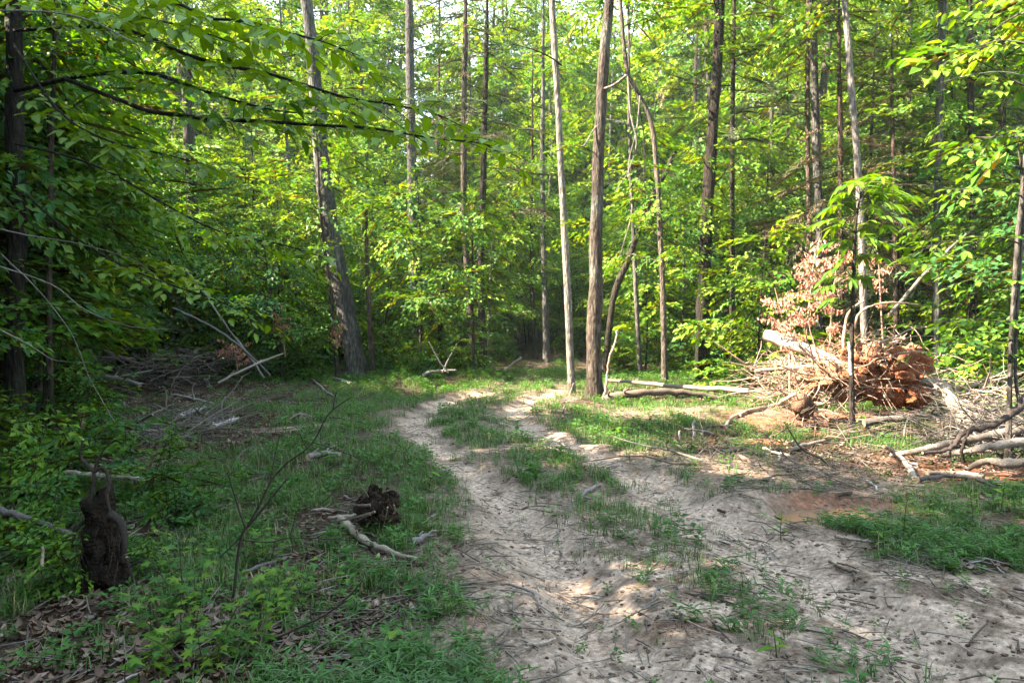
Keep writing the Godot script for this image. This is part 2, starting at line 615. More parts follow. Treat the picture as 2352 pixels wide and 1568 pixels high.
func main_tree(called: String, label: String, px: Array, d: float, w0: float, w1: float, top: float, bark: Color, o := {}) -> Node3D:
	var path := trunk_path(px, d, top, o.get("lean", 0.0))
	var n := path.size()
	var r0 := w0 / 2.0 / F * d
	var r1 := w1 / 2.0 / F * d
	var y_seen: float = at(px[px.size() - 1][0], px[px.size() - 1][1], d).y
	var rads := []
	for i in n:
		var y: float = path[i].y
		var r := lerpf(r0, r1, clampf((y - path[0].y) / maxf(y_seen - path[0].y, 0.1), 0, 1))
		if y > y_seen:
			r = r1 * lerpf(1.0, 0.25, (y - y_seen) / maxf(top - y_seen, 0.1))
		r *= 1.0 + o.get("flare", 0.55) * exp(-(y - path[0].y) / (r0 * 1.8))
		rads.append(r)
	var base: Vector3 = path[0]
	var t := thing(called, label, o.get("category", "tree"), Vector3(base.x, hgt(base.x, base.z), base.z), o.get("group", ""))
	var wood := MB.new()
	tube(wood, path, rads, 18 if r0 > 0.09 else 10, bark, o.get("rough", 0.14), o.get("freq", 9.0), o.get("cut", false), o.get("lichen", 0.0))
	for k in wood.v.size():
		var up: float = wood.v[k].y - path[0].y
		if up < 1.3:
			var g := (1.0 - up / 1.3) * sst(-0.15, 0.3, n_a.get_noise_3d(wood.v[k].x * 8.0, up * 4.0, wood.v[k].z * 8.0))
			wood.c[k] = wood.c[k].lerp(Color(0.06, 0.072, 0.028), 0.8 * g)
	var mood: Array = o.get("mood", [0, 1, 1, 2, 4])
	world_crown = true
	var leaves := MB.new()
	if o.get("crown", 0.0) > 0.0:
		crown(wood, leaves, path, o.get("from", 7.0), top - path[0].y, o.crown, o.get("limbs", 22), o.get("kind", "broad"), mood, bark, o.get("size", 1.25), o.get("fill", 1.0), o.get("shape", 1))
	if o.has("low"):      # short leafy shoots lower on the trunk
		crown(wood, leaves, path, o.low[0], o.low[1], o.low[2], o.low[3], "broad", mood, bark, 0.9, 1.0, 1)
	world_crown = false
	part("trunk", wood, M["bark"], t)
	if leaves.v.size():
		part("crown", leaves, M["leaf"] if o.get("kind", "broad") != "needle" else M["needle"], t)
	for e in o.get("boughs", []):
		var bp := []
		for q in e[1]:
			bp.append(at(q[0], q[1], q[2] if q.size() > 2 else d))
		var bm := MB.new()
		var sp := smooth_path(bp, 4)
		tube(bm, sp, taper(sp.size(), e[2] / 2.0 / F * d, e[3] / 2.0 / F * d), 8, e[4] if e.size() > 4 else bark, 0.08, 16.0, false)
		part(e[0], bm, M["bark"], t)
	return t

var protos := {}

func make_protos() -> void:
	# young understorey trees, tall canopy trees, shrubs: the shapes that the woods repeat
	for q in 12:
		var H := 3.2 + 0.45 * q
		var path := wander(Vector3(0, -0.1, 0), Vector3(rr(-0.07, 0.07), 1, rr(-0.07, 0.07)), H + 0.1, 6, 0.05)
		var wood := MB.new()
		var leaves := MB.new()
		var bark := Color(0.10, 0.085, 0.07) if q % 3 else Color(0.19, 0.17, 0.15)
		tube(wood, smooth_path(path, 2), taper(13, 0.018 + 0.0052 * H, 0.006), 7, bark, 0.06, 12.0, false)
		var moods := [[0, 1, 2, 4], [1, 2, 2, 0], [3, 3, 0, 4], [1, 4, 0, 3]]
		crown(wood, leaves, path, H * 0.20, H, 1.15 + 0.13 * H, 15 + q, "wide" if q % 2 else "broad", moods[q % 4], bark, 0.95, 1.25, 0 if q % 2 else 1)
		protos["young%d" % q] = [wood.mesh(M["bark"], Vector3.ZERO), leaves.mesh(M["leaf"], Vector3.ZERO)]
	for q in 8:
		var H := 13.0 + 1.1 * q
		var path := wander(Vector3(0, -0.2, 0), Vector3(rr(-0.05, 0.05), 1, rr(-0.05, 0.05)), H + 0.2, 7, 0.035)
		var wood := MB.new()
		var leaves := MB.new()
		var barks := [Color(0.13, 0.11, 0.095), Color(0.20, 0.19, 0.175), Color(0.085, 0.068, 0.055), Color(0.16, 0.14, 0.12)]
		var bark: Color = barks[q % 4]
		var sp := smooth_path(path, 3)
		tube(wood, sp, taper(sp.size(), 0.10 + 0.012 * q, 0.02), 10, bark, 0.10, 11.0, false)
		var moods := [[0, 1, 2, 4], [1, 2, 2, 0], [0, 1, 4]]
		crown(wood, leaves, path, H * (0.30 if q % 2 else 0.17), H, 2.3 + 0.12 * q, 24, "wide" if q % 2 else "broad", moods[q % 3], bark, 1.35, 0.9, 1)
		protos["tall%d" % q] = [wood.mesh(M["bark"], Vector3.ZERO), leaves.mesh(M["leaf"], Vector3.ZERO)]
	for q in 3:
		var H := 7.0 + 1.6 * q
		var path := wander(Vector3(0, -0.1, 0), Vector3(rr(-0.03, 0.03), 1, rr(-0.03, 0.03)), H + 0.1, 6, 0.02)
		var wood := MB.new()
		var leaves := MB.new()
		var sp := smooth_path(path, 2)
		tube(wood, sp, taper(sp.size(), 0.085 + 0.01 * q, 0.01), 9, Color(0.085, 0.062, 0.05), 0.1, 11.0, false)
		crown(wood, leaves, path, H * 0.22, H, 1.7 + 0.2 * q, 56, "needle", [0, 1, 3, 0, 2], Color(0.075, 0.055, 0.045), 1.0, 1.15, 2)
		protos["cedar%d" % q] = [wood.mesh(M["bark"], Vector3.ZERO), leaves.mesh(M["needle"], Vector3.ZERO)]
	for q in 5:
		var wood := MB.new()
		var leaves := MB.new()
		var mood: Array = [[3, 0, 3], [0, 4, 3], [1, 0, 2], [0, 1, 4], [3, 4, 0]][q]
		for s in 7:
			var az := rr(0, TAU)
			var st := wander(Vector3(rr(-0.15, 0.15), -0.05, rr(-0.15, 0.15)), Vector3(cos(az) * 0.5, 1, sin(az) * 0.5), rr(0.6, 1.35), 4, 0.16)
			tube(wood, st, taper(5, 0.009, 0.003), 5, Color(0.11, 0.085, 0.065))
			for k in range(1, 5):
				for e in 2:
					spray(leaves, "broad" if q != 2 else "wide", st[k] - Vector3(0, 0.08, 0), rr(0, TAU), rr(-0.4, 0.3), rr(-0.4, 0.4), rr(0.55, 0.9), pick_tint(mood))
		protos["shrub%d" % q] = [wood.mesh(M["bark"], Vector3.ZERO), leaves.mesh(M["leaf"], Vector3.ZERO)]

func place(proto: String, called: String, label: String, category: String, group: String, p: Vector3, turn: float, s: float, names := ["trunk", "crown"]) -> Node3D:
	var t := thing(called, label, category, p, group)
	t.rotation.y = turn
	t.scale = Vector3.ONE * s
	for k in 2:
		var o := MeshInstance3D.new()
		o.name = names[k]
		o.mesh = protos[proto][k]
		t.add_child(o)
	return t

func in_clearing(x: float, d: float) -> bool:
	if d > 12.5 and d < 18.6:
		var px := 1176.0 + x / d * F
		for q in [[800.0, 95.0], [860.0, 60.0], [1313.0, 60.0], [1366.0, 60.0], [1527.0, 40.0], [1613.0, 55.0], [1683.0, 40.0], [1440.0, 45.0]]:
			if absf(px - q[0]) < q[1]:
				return true
	if d > 10.5 and d < 17.5 and absf(1176.0 + x / d * F - 1985.0) < 100.0:
		return true
	if d > 18.6 and d < 22.0:
		var px := 1176.0 + x / d * F
		for q in [[1092.0, 35.0], [1256.0, 35.0], [963.0, 40.0], [1020.0, 45.0]]:
			if absf(px - q[0]) < q[1]:
				return true
	var u := absf(across(x, -d))
	if d < 26.0 and u < 1.9:
		return true
	if d < 16.5:
		var left := -3.4 - 0.33 * maxf(0.0, d - 4.0) - 2.4 * sst(8.5, 11.5, d)
		var right := 3.6 + 0.28 * maxf(0.0, d) if d < 11.6 else 2.7 + (16.0 - d) * 0.95
		if x > left and x < right and d > -2.0:
			return true
	return false

# where the sun has to reach: beams to the root ball and to the few lit strips of ground
func blocks_sun(x: float, d: float, lo: float, hi: float, reach: float) -> bool:
	var spots := [[5.3, 10.2, 2.7, 1.5, 0.6], [3.0, 11.6, 1.9, 0.5, 0.0], [6.0, 12.3, 2.6, 1.6, 2.4], [1.3, 13.2, 1.0, 0.5, 3.5], [3.0, 15.0, 3.0, 1.5, 4.0], [2.0, 18.0, 4.0, 1.6, 6.0], [-1.5, 20.0, 2.5, 1.5, 5.0], [6.0, 15.5, 3.0, 1.5, 5.5], [1.0, 24.0, 4.0, 2.0, 7.5], [1.35, 3.45, 0.6, 0.1, 0.0, 0.4], [-0.95, 3.75, 0.3, 0.1, 0.0, 0.25], [2.6, 3.7, 0.2, 0.1, 0.0, 0.3]]
	for s in spots:
		var y := lo
		while y <= hi:
			var k: float = (y - s[4]) / SUN.y
			if k > 0.0:
				var bx: float = s[0] + SUN.x * k
				var bd: float = s[1] - SUN.z * k
				var wide: float = reach * (s[5] if s.size() > 5 else 1.0)
				if absf(bx - x) < wide + s[2] * 0.8 and absf(bd - d) < wide * 0.8 + s[3] * 0.8:
					return true
			y += 0.7
	return false

# ------------------------------------------------------------------ the ground
func axis(from: float, to: float, fine_a: float, fine_b: float, fine: float, grow: float) -> Array:
	var out := []
	var x := fine_a
	while x <= fine_b:
		out.append(x)
		x += fine
	var s := fine
	var lo := fine_a
	while lo > from:
		s *= grow
		lo -= s
		out.push_front(lo)
	s = fine
	while x < to:
		out.append(x)
		s *= grow
		x += s
	return out

func make_ground() -> void:
	var xs := axis(-140.0, 140.0, -4.6, 4.8, 0.045, 1.045)
	var ds := axis(-120.0, 170.0, 2.2, 9.5, 0.045, 1.022)
	var soil := Color(0.105, 0.078, 0.055)
	var sandc := Color(0.84, 0.665, 0.54)
	var clayc := Color(0.42, 0.20, 0.125)
	var moss := Color(0.055, 0.075, 0.03)
	var nx := xs.size()
	var nd := ds.size()
	var floor_ := MB.new()
	var v := PackedVector3Array()
	var cols := PackedColorArray()
	var on_trail := PackedByteArray()
	for j in nd:
		var d: float = ds[j]
		for i in nx:
			var x: float = xs[i]
			var z := -d
			v.append(Vector3(x, hgt(x, z), z))
			var u := across(x, z)
			var sn := sand(x, z) if absf(x) < 12.0 and d > -8.0 and d < 40.0 else 0.0
			var cl := clay(x, z) if x > -1.0 and x < 9.0 and d > 2.0 and d < 13.0 else 0.0
			var nn := n_a.get_noise_2d(x * 7.0, z * 7.0 + 300.0)
			var c := soil * (1.0 + nn * 0.45)
			c = c.lerp(moss, 0.5 * sst(0.05, 0.4, n_b.get_noise_2d(x * 1.5, z * 1.5 + 40.0)))
			c = c.lerp(sandc * (1.0 + nn * 0.22), clampf(sn * 1.15, 0, 1))
			var worn := n_c.get_noise_2d(x * 5.0, z * 5.0) + 0.7 * n_b.get_noise_2d(x * 12.0, z * 12.0) - 0.55 * exp(-pow((absf(u) - 0.72) / 0.3, 2.0)) + 0.16 * exp(-pow(u / 0.4, 2.0)) + 0.22 * sst(1.1, 1.5, absf(u))
			c = c.lerp(Color(0.23, 0.170, 0.128), 0.85 * sn * sst(-0.25, 0.36, worn))
			c = c.lerp(clayc * (1.0 + nn * 0.3), cl)
			c.a = 1.0
			cols.append(c)
			on_trail.append(1 if absf(u) < 1.25 + 0.25 * n_a.get_noise_2d(x * 5.0, z * 5.0) and d < 60.0 else 0)
	var nrm := PackedVector3Array()
	nrm.resize(v.size())
	for j in nd:
		for i in nx:
			var a := v[j * nx + mini(i + 1, nx - 1)] - v[j * nx + maxi(i - 1, 0)]
			var b := v[mini(j + 1, nd - 1) * nx + i] - v[maxi(j - 1, 0) * nx + i]
			nrm[j * nx + i] = a.cross(b).normalized()
	var f_i := PackedInt32Array()
	var t_i := PackedInt32Array()
	for j in nd - 1:
		for i in nx - 1:
			var k := j * nx + i
			var q := [k, k + nx, k + 1, k + 1, k + nx, k + nx + 1]
			if on_trail[k] + on_trail[k + 1] + on_trail[k + nx] + on_trail[k + nx + 1] > 2:
				t_i.append_array(q)
			else:
				f_i.append_array(q)
	for e in [["ground", f_i], ["dirt_trail", t_i]]:
		var mb := MB.new()
		var remap := {}
		for k in e[1]:
			var to = remap.get(k, -1)
			if to < 0:
				to = mb.vert(v[k], nrm[k], cols[k])
				remap[k] = to
			mb.i.append(to)
		var o := MeshInstance3D.new()
		o.name = e[0]
		o.mesh = mb.mesh(M["ground"], Vector3.ZERO)
		add_child(o)
		o.set_meta("kind", "structure")
		o.set_meta("label", "forest floor of brown soil, red clay and pale sand under grass" if e[0] == "ground" else "pale sandy two-rut dirt trail bending away through the clearing")
	# a skin of tan silty water in the hollow
	var w := MB.new()
	var mid := w.vert(Vector3(2.62, -0.052, -5.45), Vector3.UP, Color.WHITE)
	var ring := []
	for k in 40:
		var a := TAU * k / 40.0
		var r := 1.0 + 0.12 * sin(a * 3.0 + 1.0) + 0.07 * sin(a * 7.0)
		ring.append(w.vert(Vector3(2.62 + cos(a) * 0.52 * r, -0.06, -5.45 + sin(a) * 0.30 * r), Vector3.UP, Color.WHITE))
	for k in 40:
		w.i.append_array([mid, ring[k], ring[(k + 1) % 40]])
	var o2 := MeshInstance3D.new()
	o2.name = "puddle"
	o2.mesh = w.mesh(M["silt"], Vector3.ZERO)
	add_child(o2)
	o2.set_meta("kind", "structure")
	o2.set_meta("label", "shallow tan puddle of silty water beside the trail")

# ------------------------------------------------------------------ low growth and litter
func blade(mb: MB, p: Vector3, az: float, ln: float, w: float, bend: float, c: Color) -> void:
	var f := Vector3(cos(az), 0, sin(az))
	var s := f.cross(Vector3.UP) * w
	var m := p + Vector3.UP * ln * 0.6 + f * ln * bend * 0.35
	var t := p + Vector3.UP * ln * (1.0 - bend * 0.35) + f * ln * bend
	var n := (Vector3.UP * 0.6 - f * 0.6).normalized()
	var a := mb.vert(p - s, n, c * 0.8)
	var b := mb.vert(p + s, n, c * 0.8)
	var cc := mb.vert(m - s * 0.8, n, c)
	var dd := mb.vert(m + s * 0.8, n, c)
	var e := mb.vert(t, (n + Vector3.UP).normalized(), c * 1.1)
	mb.i.append_array([a, cc, b, b, cc, dd, cc, e, dd])

func make_low_growth() -> void:
	var tufts := []
	for q in 3:
		var mb := MB.new()
		for k in 16:
			var c := Color(0.066, 0.150, 0.028) * rr(0.65, 1.25)
			if rng.randf() < 0.2:
				c = Color(0.20, 0.185, 0.075).lerp(Color(0.28, 0.22, 0.13), rng.randf())
			c.a = 1.0
			blade(mb, Vector3(rr(-0.06, 0.06), -0.01, rr(-0.06, 0.06)), rr(0, TAU), rr(0.05, 0.15), rr(0.0013, 0.0028), rr(0.2, 0.8), c)
		tufts.append(mb)
	# broad-bladed grass: stems with lance leaves
	var broad := MB.new()
	for k in 5:
		var st := wander(Vector3(rr(-0.06, 0.06), 0, rr(-0.06, 0.06)), Vector3(rr(-0.6, 0.6), 1, rr(-0.6, 0.6)), rr(0.08, 0.17), 4, 0.2)
		for e in range(0, 5):
			var v := PackedVector3Array()
			var nn := PackedVector3Array()
			var a := rr(0, TAU)
			flat_leaf(v, nn, st[e], Vector3(cos(a), rr(0.0, 0.6), sin(a)).normalized(), Vector3.UP, rr(0.05, 0.095), rr(0.005, 0.009))
			var c := Color(0.060, 0.142, 0.030) * rr(0.75, 1.25)
			c.a = 1.0
			for x in v.size():
				broad.i.append(broad.vert(v[x], nn[x], c))
	# small broad-leaved weeds
	var weed := MB.new()
	for k in 9:
		var a := k * 2.4
		var v := PackedVector3Array()
		var nn := PackedVector3Array()
		var h := 0.02 + 0.012 * k
		flat_leaf(v, nn, Vector3(cos(a) * 0.01, h, sin(a) * 0.01), Vector3(cos(a), rr(0.0, 0.5), sin(a)).normalized(), Vector3(rr(-0.3, 0.3), 1, rr(-0.3, 0.3)), rr(0.04, 0.075), rr(0.014, 0.024))
		var c := Color(0.065, 0.170, 0.040) * rr(0.75, 1.3)
		c.a = 1.0
		for x in v.size():
			weed.i.append(weed.vert(v[x], nn[x], c))
	# curled dead leaf
	var dead := MB.new()
	for k in 3:
		var prev := []
		var yaw := rr(0, TAU)
		var off := Vector3(rr(-0.05, 0.05), 0.004 + 0.006 * k, rr(-0.05, 0.05))
		for e in 5:
			var t := e / 4.0
			var ww := 0.020 * sin(PI * (0.08 + 0.84 * t))
			var b := Basis(Vector3.UP, yaw)
			var y := 0.03 * pow(t - 0.4, 2.0) * 2.0
			var row := [dead.vert(off + b * Vector3(-ww, y + 0.010, -t * 0.075), Vector3(0.4, 0.9, 0), Color.WHITE * 0.9), dead.vert(off + b * Vector3(0, y, -t * 0.075), Vector3.UP, Color.WHITE), dead.vert(off + b * Vector3(ww, y + 0.012, -t * 0.075), Vector3(-0.4, 0.9, 0), Color.WHITE * 0.85)]
			if e > 0:
				dead.i.append_array([prev[0], row[0], row[1], prev[0], row[1], prev[1], prev[1], row[1], row[2], prev[1], row[2], prev[2]])
			prev = row
	# twig crumbs and soil crumbs
	var twig := MB.new()
	for k in 3:
		var a := rr(0, TAU)
		tube(twig, wander(Vector3(rr(-0.08, 0.08), 0.004, rr(-0.08, 0.08)), Vector3(cos(a), rr(0, 0.12), sin(a)), rr(0.06, 0.2), 3, 0.15), [0.0035, 0.003, 0.003, 0.001], 4, Color.WHITE)
	var crumb := MB.new()
	lump(crumb, Vector3.ZERO, Vector3(0.011, 0.008, 0.013), 7, 5, 0.4, 70.0, Color.WHITE, Color.WHITE)

	var sets := [[], [], [], [], [], [], [], []]
	var tint := [[], [], [], [], [], [], [], []]
	var tries := 125000
	for k in tries:
		# denser where it shows larger
		var d := 1.3 + 25.0 * pow(rng.randf(), 1.7)
		var x := rr(-1.0, 1.0) * (2.0 + d * 0.86)
		var z := -d
		var g := grassy(x, z)
		var y := hgt(x, z)
		if bare.has(Vector2i(floori(x / 0.12), floori(z / 0.12))):
			continue
		var b := Basis(Vector3.UP, rr(0, TAU))
		var f := rng.randf()
		var s := rr(0.5, 1.05) * (1.0 + 0.02 * d)
		var col := Color(1, 1, 1) * rr(0.7, 1.2)
		col.a = 1.0
		if f < g * 0.9:
			var which := rng.randi() % 3
			if rng.randf() < 0.6 * sst(-1.5, -0.5, x) * (1.0 - sst(3.4, 5.4, d)) or (x > 2.2 and d < 7.0 and rng.randf() < 0.2):
				which = 3
			elif rng.randf() < 0.13 + 0.3 * sst(13.0, 18.0, d):
				which = 4
			sets[which].append(Transform3D(b.scaled(Vector3.ONE * s), Vector3(x, y, z)))
			tint[which].append(col)
		elif rng.randf() < 0.045 * (1.0 - 0.8 * sst(0.2, 0.8, sand(x, z))) and d < 12.0:
			sets[4].append(Transform3D(b.scaled(Vector3.ONE * s * 0.55), Vector3(x, y, z)))
			tint[4].append(col)
	for k in 48000:
		var d := 1.3 + 21.0 * pow(rng.randf(), 1.65)
		var x := rr(-1.0, 1.0) * (2.0 + d * 0.86)
		var z := -d
		var sn := sand(x, z)
		var li := litter(x, z)
		var p := Vector3(x, hgt(x, z), z)
		var b := Basis.from_euler(Vector3(rr(-0.35, 0.35), rr(0, TAU), rr(-0.35, 0.35)))
		var f := rng.randf()
		if f < 0.17 + 0.75 * li - 0.07 * sst(0.05, 0.5, sn):
			var c := Color(0.15, 0.10, 0.07).lerp(Color(0.33, 0.26, 0.215), rng.randf() * rng.randf()) * rr(0.4, 1.15)
			c.a = 1.0
			sets[5].append(Transform3D(b.scaled(Vector3.ONE * rr(0.35, 0.85) * (1.0 - 0.58 * sst(0.1, 0.6, sn))), p))
			tint[5].append(c)
		elif f > 0.84 - 0.1 * li + 0.06 * sst(0.2, 0.7, sn):
			var c := Color(0.17, 0.13, 0.10).lerp(Color(0.42, 0.37, 0.32), rng.randf()) * rr(0.6, 1.0)
			c.a = 1.0
			sets[6].append(Transform3D(Basis(Vector3.UP, rr(0, TAU)).scaled(Vector3.ONE * rr(0.5, 1.6)), p))
			tint[6].append(c)
	for k in 30000:
		var d := 2.3 + 9.0 * pow(rng.randf(), 1.5)
		var x := rr(-0.6, 1.0) * (1.2 + d * 0.86)
		var z := -d
		var sn := sand(x, z)
		if rng.randf() < sn:
			var c := Color(0.46, 0.37, 0.30) if rng.randf() < 0.6 else Color(0.20, 0.14, 0.105)
			c = c.lerp(Color(0.40, 0.17, 0.09), 0.3 * rng.randf()) * rr(0.7, 1.1)
			c.a = 1.0
			var s := pow(rng.randf(), 3.5) * 1.2 + 0.16
			sets[7].append(Transform3D(Basis(Vector3.UP, rr(0, TAU)).scaled(Vector3(s * rr(0.7, 1.6), s * rr(0.5, 0.9), s)), Vector3(x, hgt(x, z), z)))
			tint[7].append(c)
	for q in 3:
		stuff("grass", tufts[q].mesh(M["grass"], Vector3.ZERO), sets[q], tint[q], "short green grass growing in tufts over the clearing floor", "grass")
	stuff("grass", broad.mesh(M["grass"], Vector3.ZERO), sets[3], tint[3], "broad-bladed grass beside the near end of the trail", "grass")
	stuff("weeds", weed.mesh(M["leaf"], Vector3.ZERO), sets[4], tint[4], "low broad-leaved weeds scattered among the grass", "weeds")
	stuff("leaf_litter", dead.mesh(M["dead_leaf"], Vector3.ZERO), sets[5], tint[5], "curled brown dead leaves littering the forest floor", "leaf litter")
	stuff("twig_litter", twig.mesh(M["wood"], Vector3.ZERO), sets[6], tint[6], "small broken twigs strewn over the ground", "twigs")
	stuff("soil_crumbs", crumb.mesh(M["earth"], Vector3.ZERO), sets[7], tint[7], "crumbs of soil and bark lying on the sandy trail", "soil crumbs")

func lump(mb: MB, c: Vector3, r: Vector3, nu: int, nv: int, amp: float, freq: float, ca: Color, cb: Color) -> void:
	var base := mb.v.size()
	for j in nv + 1:
		var ph := PI * j / nv
		for i in nu:
			var th := TAU * i / nu
			var o := Vector3(sin(ph) * cos(th), cos(ph), sin(ph) * sin(th))
			var q := c + o * r
			var e := n_b.get_noise_3d(q.x * freq, q.y * freq, q.z * freq) + 0.5 * n_b.get_noise_3d(q.x * freq * 2.7 + 9.0, q.y * freq * 2.7, q.z * freq * 2.7)
			var col := ca.lerp(cb, sst(-0.4, 0.4, n_a.get_noise_3d(q.x * freq * 2.0, q.y * freq * 2.0, q.z * freq * 2.0)))
			col.a = 1.0
			mb.vert(c + o * r * (1.0 + amp * e), o, col)
	for j in nv:
		for i in nu:
			var i2 := (i + 1) % nu
			var p00 := base + j * nu + i
			var p01 := base + j * nu + i2
			mb.i.append_array([p00, p00 + nu, p01, p01, p00 + nu, p01 + nu])
	# normals from the displaced faces
	var nn := PackedVector3Array()
	nn.resize((nv + 1) * nu)
	for j in nv + 1:
		for i in nu:
			var a := mb.v[base + j * nu + (i + 1) % nu] - mb.v[base + j * nu + (i + nu - 1) % nu]
			var b := mb.v[base + mini(j + 1, nv) * nu + i] - mb.v[base + maxi(j - 1, 0) * nu + i]
			var w := a.cross(b)
			if w.dot(mb.n[base + j * nu + i]) < 0.0:
				w = -w
			nn[j * nu + i] = w.normalized() if w.length() > 1e-9 else mb.n[base + j * nu + i]
	for k in nn.size():
		mb.n[base + k] = nn[k]

# ------------------------------------------------------------------ sticks and logs
const GREY := Color(0.30, 0.27, 0.245)
const PALE := Color(0.50, 0.44, 0.38)
const BROWN := Color(0.16, 0.115, 0.085)
const DARK := Color(0.065, 0.052, 0.045)
const PINK := Color(0.47, 0.33, 0.255)

# px: [x, y] on the ground, or [x, y, depth] in the air
func lying(px: Array, r: float) -> Array:
	var pts := []
	for e in px:
		if e.size() > 2:
			pts.append(at(e[0], e[1], e[2]))
		else:
			var g := gp(e[0], e[1])
			g.y += r * 0.9 + 0.012
			pts.append(g)
	return pts

var bare := {}

func stick(called: String, label: String, px: Array, w0: float, w1: float, col: Color, category := "stick", group := "", forks := []) -> void:
	var p0: Vector3 = lying([px[0]], 0.0)[0]
	var d := -p0.z
	var r0 := w0 / 2.0 / F * d
	var r1 := w1 / 2.0 / F * d
	var mb := MB.new()
	var sp := smooth_path(lying(px, r0), 5)
	for i in range(1, sp.size() - 1):
		sp[i] += Vector3(rr(-1, 1), rr(-0.5, 1), rr(-1, 1)) * minf(r0 * 0.45, 0.018)
	tube(mb, sp, taper(sp.size(), r0, r1), 12 if r0 > 0.02 else 7, col, 0.2, 10.0, true)
	for i in sp.size() - 1:
		for q in 8:
			var g: Vector3 = sp[i].lerp(sp[i + 1], q / 8.0)
			for side in 2:
				bare[Vector2i(floori(g.x / 0.12), floori((g.z + 0.12 * side) / 0.12))] = true
	if r0 > 0.028:
		var count := 2 + int(r0 * 40.0)
		for q in count:
			var i := 1 + rng.randi() % (sp.size() - 2)
			var ax: Vector3 = (sp[i + 1] - sp[i]).normalized()
			var o := ax.cross(Vector3(rr(-1, 1), rr(-1, 1), rr(-1, 1))).normalized()
			o.y = absf(o.y)
			var ln := rr(0.4, 2.2) * r0 + r0
			tube(mb, [sp[i], sp[i] + o * (ln * 0.6), sp[i] + (o + ax * rr(0.1, 0.6)) * ln], [r0 * 0.42, r0 * 0.3, r0 * rr(0.08, 0.25)], 6, col, 0.15, 20.0, true)
	for f in forks:
		var fp := smooth_path(lying(f[0], r1), 3)
		tube(mb, fp, taper(fp.size(), f[1] / 2.0 / F * d, maxf(0.002, f[1] / 5.0 / F * d)), 6, col, 0.1, 14.0, true)
	var base: Vector3 = sp[0]
	solo(called, mb, M["wood"], base, label, category, group)

# ------------------------------------------------------------------ the root ball and the brush round it
func make_root_ball() -> void:
	var d := 10.3
	var base := gp(2000, 935)
	var t := thing("uprooted_root_ball", "uprooted tree root ball of red clay and tangled pale roots in the sun", "root ball", base)
	var red := Color(0.46, 0.145, 0.06)
	var red2 := Color(0.30, 0.085, 0.04)
	var mb := MB.new()
	lump(mb, at(2040, 868, 10.3), Vector3(0.42, 0.36, 0.26), 40, 26, 0.9, 6.0, red, red2)
	for k in 70:
		var big := rr(0.035, 0.15)
		lump(mb, at(2030 + rr(-85, 85), 870 + rr(-65, 62), 10.22 + rr(-0.25, 0.2)), Vector3(big * rr(0.7, 1.4), big * rr(0.6, 1.2), big * rr(0.7, 1.3)), 14, 10, 1.0, 11.0, red.lerp(Color(0.58, 0.33, 0.22), rng.randf() * 0.9), Color(0.36, 0.13, 0.07))
	part("clay", mb, M["earth"], t)
	var tan := MB.new()
	for k in 46:
		var big := rr(0.03, 0.13)
		lump(tan, at(1925 + rr(-75, 60), 870 + rr(-50, 50), 10.3 + rr(-0.25, 0.2)), Vector3(big * rr(0.7, 1.5), big * rr(0.5, 1.1), big), 12, 10, 1.0, 11.0, Color(0.40, 0.25, 0.15), Color(0.38, 0.19, 0.1))
	part("dry_soil", tan, M["earth"], t)
	# thick roots, each its own
	var heads := [[1960, 850], [2010, 815], [2080, 850], [1890, 850], [1990, 880], [1930, 850], [1900, 880], [2050, 800], [1850, 870], [1830, 890]]
	for k in 58:
		var h: Array = heads[k % heads.size()]
		var p := at(h[0] + rr(-35, 35), h[1] + rr(-25, 25), rr(10.0, 10.4))
		var az := rr(-2.9, 2.9)
		var dir := Vector3(cos(az) * 1.0, rr(-0.6, 0.8), rr(-0.2, 0.8))
		if k % 3 == 0:
			dir = Vector3(rr(-1.2, -0.5), rr(-0.3, 0.6), rr(0, 0.6))
		var ln := rr(0.35, 1.3)
		var pts := wander(p, dir, ln, 7, 0.27, 0.04)
		for q in pts.size():
			pts[q].y = maxf(pts[q].y, hgt(pts[q].x, pts[q].z) + 0.01)
		var sp := smooth_path(pts, 2)
		var rm := MB.new()
		tube(rm, sp, taper(sp.size(), rr(0.007, 0.022), 0.003), 6, Color(0.58, 0.45, 0.37).lerp(Color(0.44, 0.25, 0.17), rng.randf()), 0.1, 20.0, true)
		part("root", rm, M["wood"], t)
	var fine := MB.new()
	for k in 400:
		var h: Array = heads[k % heads.size()]
		var p := at(h[0] + rr(-75, 60), h[1] + rr(-60, 45), rr(9.9, 10.5))
		tube(fine, wander(p, Vector3(rr(-1, 1), rr(-1.0, 0.7), rr(-0.3, 1)), rr(0.12, 0.6), 4, 0.35, 0.05), [0.005, 0.0045, 0.0035, 0.0025, 0.0015], 4, Color(0.58, 0.44, 0.36).lerp(Color(0.42, 0.21, 0.13), rng.randf()))
	part("rootlets", fine, M["wood"], t, "stuff")

